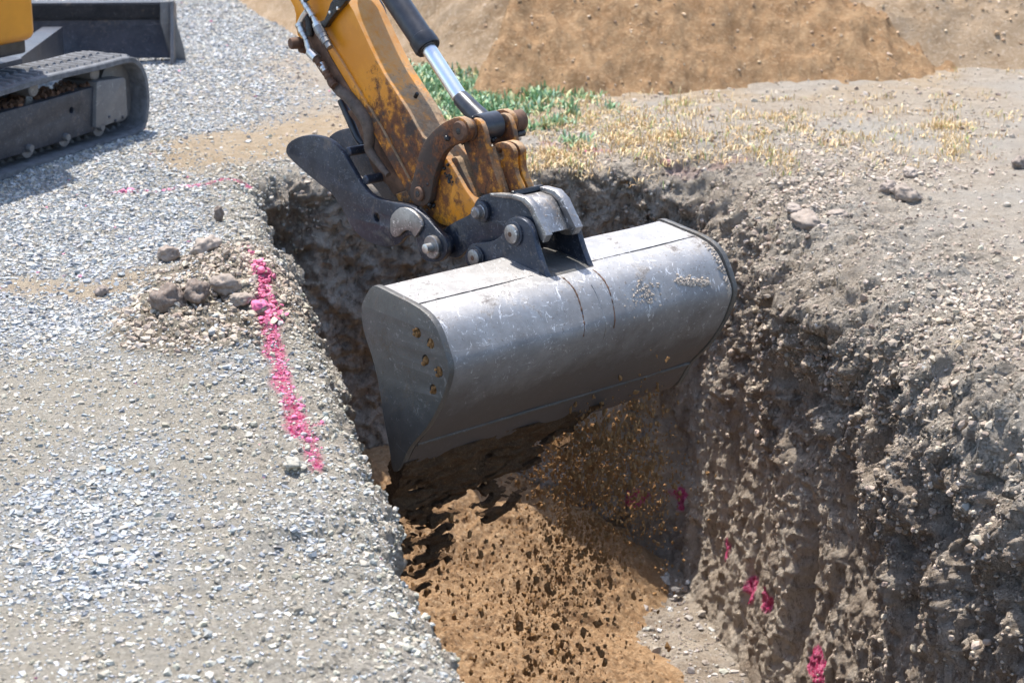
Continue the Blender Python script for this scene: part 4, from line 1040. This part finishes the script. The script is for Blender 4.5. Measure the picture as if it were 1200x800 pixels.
# ------------------------------------------------------------------ falling sand
lip = [np.array(prof[12])+np.array([.0, .0])]
vs_, fs_ = [], []; 
NAx, NZx = 300, 110; a0, a1 = -.005, .66
lx, lz = prof[12]; AA, HH = np.meshgrid(np.linspace(a0, a1, NAx), np.linspace(0, 1, NZx))
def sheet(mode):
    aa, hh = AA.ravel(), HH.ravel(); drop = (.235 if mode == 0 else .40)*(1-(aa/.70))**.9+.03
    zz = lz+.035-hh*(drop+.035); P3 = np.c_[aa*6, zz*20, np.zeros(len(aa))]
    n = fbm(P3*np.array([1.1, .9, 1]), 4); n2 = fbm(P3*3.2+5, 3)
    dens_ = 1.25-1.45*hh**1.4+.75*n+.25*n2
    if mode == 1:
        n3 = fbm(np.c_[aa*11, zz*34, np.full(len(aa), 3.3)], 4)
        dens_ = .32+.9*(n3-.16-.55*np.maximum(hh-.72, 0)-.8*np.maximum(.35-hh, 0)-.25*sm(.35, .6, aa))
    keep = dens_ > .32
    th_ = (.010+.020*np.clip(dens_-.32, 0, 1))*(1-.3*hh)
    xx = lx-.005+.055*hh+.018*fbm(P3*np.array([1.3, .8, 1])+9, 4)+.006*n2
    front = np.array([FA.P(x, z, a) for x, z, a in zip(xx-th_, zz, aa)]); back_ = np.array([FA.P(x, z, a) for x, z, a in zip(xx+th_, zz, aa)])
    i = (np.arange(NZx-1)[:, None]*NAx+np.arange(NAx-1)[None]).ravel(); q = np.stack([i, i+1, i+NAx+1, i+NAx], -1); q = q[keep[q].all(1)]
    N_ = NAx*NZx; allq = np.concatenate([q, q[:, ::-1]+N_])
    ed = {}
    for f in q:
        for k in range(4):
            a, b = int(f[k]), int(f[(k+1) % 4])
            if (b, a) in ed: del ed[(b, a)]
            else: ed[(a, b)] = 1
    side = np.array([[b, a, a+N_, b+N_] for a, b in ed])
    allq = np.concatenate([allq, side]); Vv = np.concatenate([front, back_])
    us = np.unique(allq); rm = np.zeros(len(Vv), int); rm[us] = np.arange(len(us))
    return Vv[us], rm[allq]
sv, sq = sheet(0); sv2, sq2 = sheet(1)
# grains: streams under the mouth of the bucket
def stream(n, pts, size, jx):
    """pts: list of (px,py,depthfactor 0..1 a coordinate) strokes"""
    out = []
    for _ in range(n):
        (u0, v0, a_0), (u1, v1, a_1) = pts; t = random.random()
        out.append(FA.px(u0+(u1-u0)*t+random.gauss(0, jx[0]), v0+(v1-v0)*t+random.gauss(0, jx[1]), a_0+(a_1-a_0)*t+random.gauss(0, .03)))
    return out
gp_ = []
gp_ += stream(2600, ((640, 515, .58), (745, 560, .75)), 1, (38, 28))
gp_ += stream(1300, ((690, 520, .62), (690, 640, .62)), 1, (30, 45))
gp_ += stream(700, ((650, 600, .55), (640, 790, .5)), 1, (26, 60))
gp_ += stream(900, ((735, 470, .80), (750, 600, .80)), 1, (20, 40))
gp_ += stream(160, ((770, 470, .88), (782, 700, .88)), 1, (9, 40))
gp_ += stream(1500, ((700, 540, .62), (690, 660, .62)), 1, (42, 45))
gp_ += stream(900, ((660, 560, .52), (640, 790, .5)), 1, (48, 70))
gp_ += stream(700, ((610, 700, .5), (600, 800, .5)), 1, (70, 50))
gp_ += stream(500, ((470, 600, .1), (560, 690, .3)), 1, (40, 30))
G_ = np.array(gp_)
gs = np.clip(np.exp(RNG.normal(size=len(G_))*.7)*.0032, .0010, .014)
big = stream(60, ((655, 620, .5), (630, 800, .5)), 1, (26, 80)); big += stream(34, ((600, 760, .45), (700, 770, .5)), 1, (30, 20)); BG = np.array(big)
bs = np.clip(np.exp(RNG.normal(size=len(BG))*.6)*.0075, .003, .020)
def grains(pos, size, zst):
    n = len(pos); k = len(ICO); v = (ICO[None]+RNG.normal(size=(n, k, 3))*.26)*size[:, None, None]*.5
    v[:, :, 2] *= (zst[0]+(zst[1]-zst[0])*RNG.random(n))[:, None]
    v = v+pos[:, None]; return v.reshape(-1, 3), (IQ[None]+(np.arange(n)*k)[:, None, None]).reshape(-1, 3)
v1, f1 = grains(G_, gs, (.8, 2.2)); v2, f2_ = grains(BG, bs, (.9, 2.4))

tri = np.concatenate([sq[:, [0, 1, 2]], sq[:, [0, 2, 3]]])
tag(mesh_np('sand_curtain', np.concatenate([sv, sv2]), np.concatenate([tri, np.concatenate([sq2[:, [0, 1, 2]], sq2[:, [0, 2, 3]]])+len(sv)]), M_sand_shade, smooth=False), 'dark curtain of sand, shade painted into its colour, sliding out of the bucket mouth, torn into lumps', 'falling sand', kind='stuff')
VV = np.concatenate([v1, v2]); FF = np.concatenate([f1, f2_+len(v1)])
tag(mesh_np('falling_sand', VV, FF, M_sand2, smooth=False), 'loose grains and crumbs of orange sand falling below the bucket', 'falling sand', kind='stuff')
# grains fallen on the mound
i = RNG.random((9000, 2)); i = i[:6500]; SP_ = np.c_[.75+1.3*i[:, 0], 4.9+2.1*i[:, 1], np.zeros(6500)]; SP_[:, 2] = sand_z(SP_); SP_ = SP_[SP_[:, 2] > -DEPTH+.004]
s_ = np.clip(np.exp(RNG.normal(size=len(SP_))*.6)*.0036, .0015, .012)
v4, f4 = grains(SP_, s_, (.5, .9))
tag(mesh_np('sand_lumps', v4, f4, M_sand, smooth=False), 'small lumps of orange sand strewn over the trench mound', 'sand', kind='stuff')

# ------------------------------------------------------------------ dry roots sticking out of the banks
M_root = mat_plain('dry_root', (.50, .40, .27), .9, 0, .3, .002, 60)
def root(px_, label, n=4, L=.06):
    c_ = onz(*px_) if len(px_) == 2 else onp(px_[0], px_[1], np.array([px_[2], 0, 0]), np.array([1., 0, 0]))
    bm_ = bmesh.new()
    for k in range(n):
        d_ = Vector((random.gauss(-.5, .6), random.gauss(-.3, .8), random.gauss(.1, .5))).normalized(); p_ = Vector(c_); prev = None
        for j in range(7):
            r_ = .0016*(1-j/8); x = d_.orthogonal().normalized(); y = d_.cross(x)
            rg = [bm_.verts.new(p_+(x*math.cos(k_*1.2566)+y*math.sin(k_*1.2566))*r_) for k_ in range(5)]
            if prev:
                for k_ in range(5): bm_.faces.new((prev[k_], prev[(k_+1) % 5], rg[(k_+1) % 5], rg[k_]))
            prev = rg; p_ = p_+d_*L/7; d_ = (d_+Vector([random.gauss(0, .25) for _ in range(3)])).normalized()
    return tag(finish_bm('root_tuft', bm_, M_root, None, 60, c_), label, 'root')
root((1128, 400, 2.17), 'tuft of pale dry roots hanging on the right bank near the picture edge', 7, .09)
root((905, 255, 2.2), 'thin dry roots on the far part of the right lip', 4, .06)
root((985, 320, 2.2), 'dark wiry root lying across the crumbling right lip', 3, .08)
root((318, 298), 'dry straw root poking over the left lip above the far corner', 3, .07)
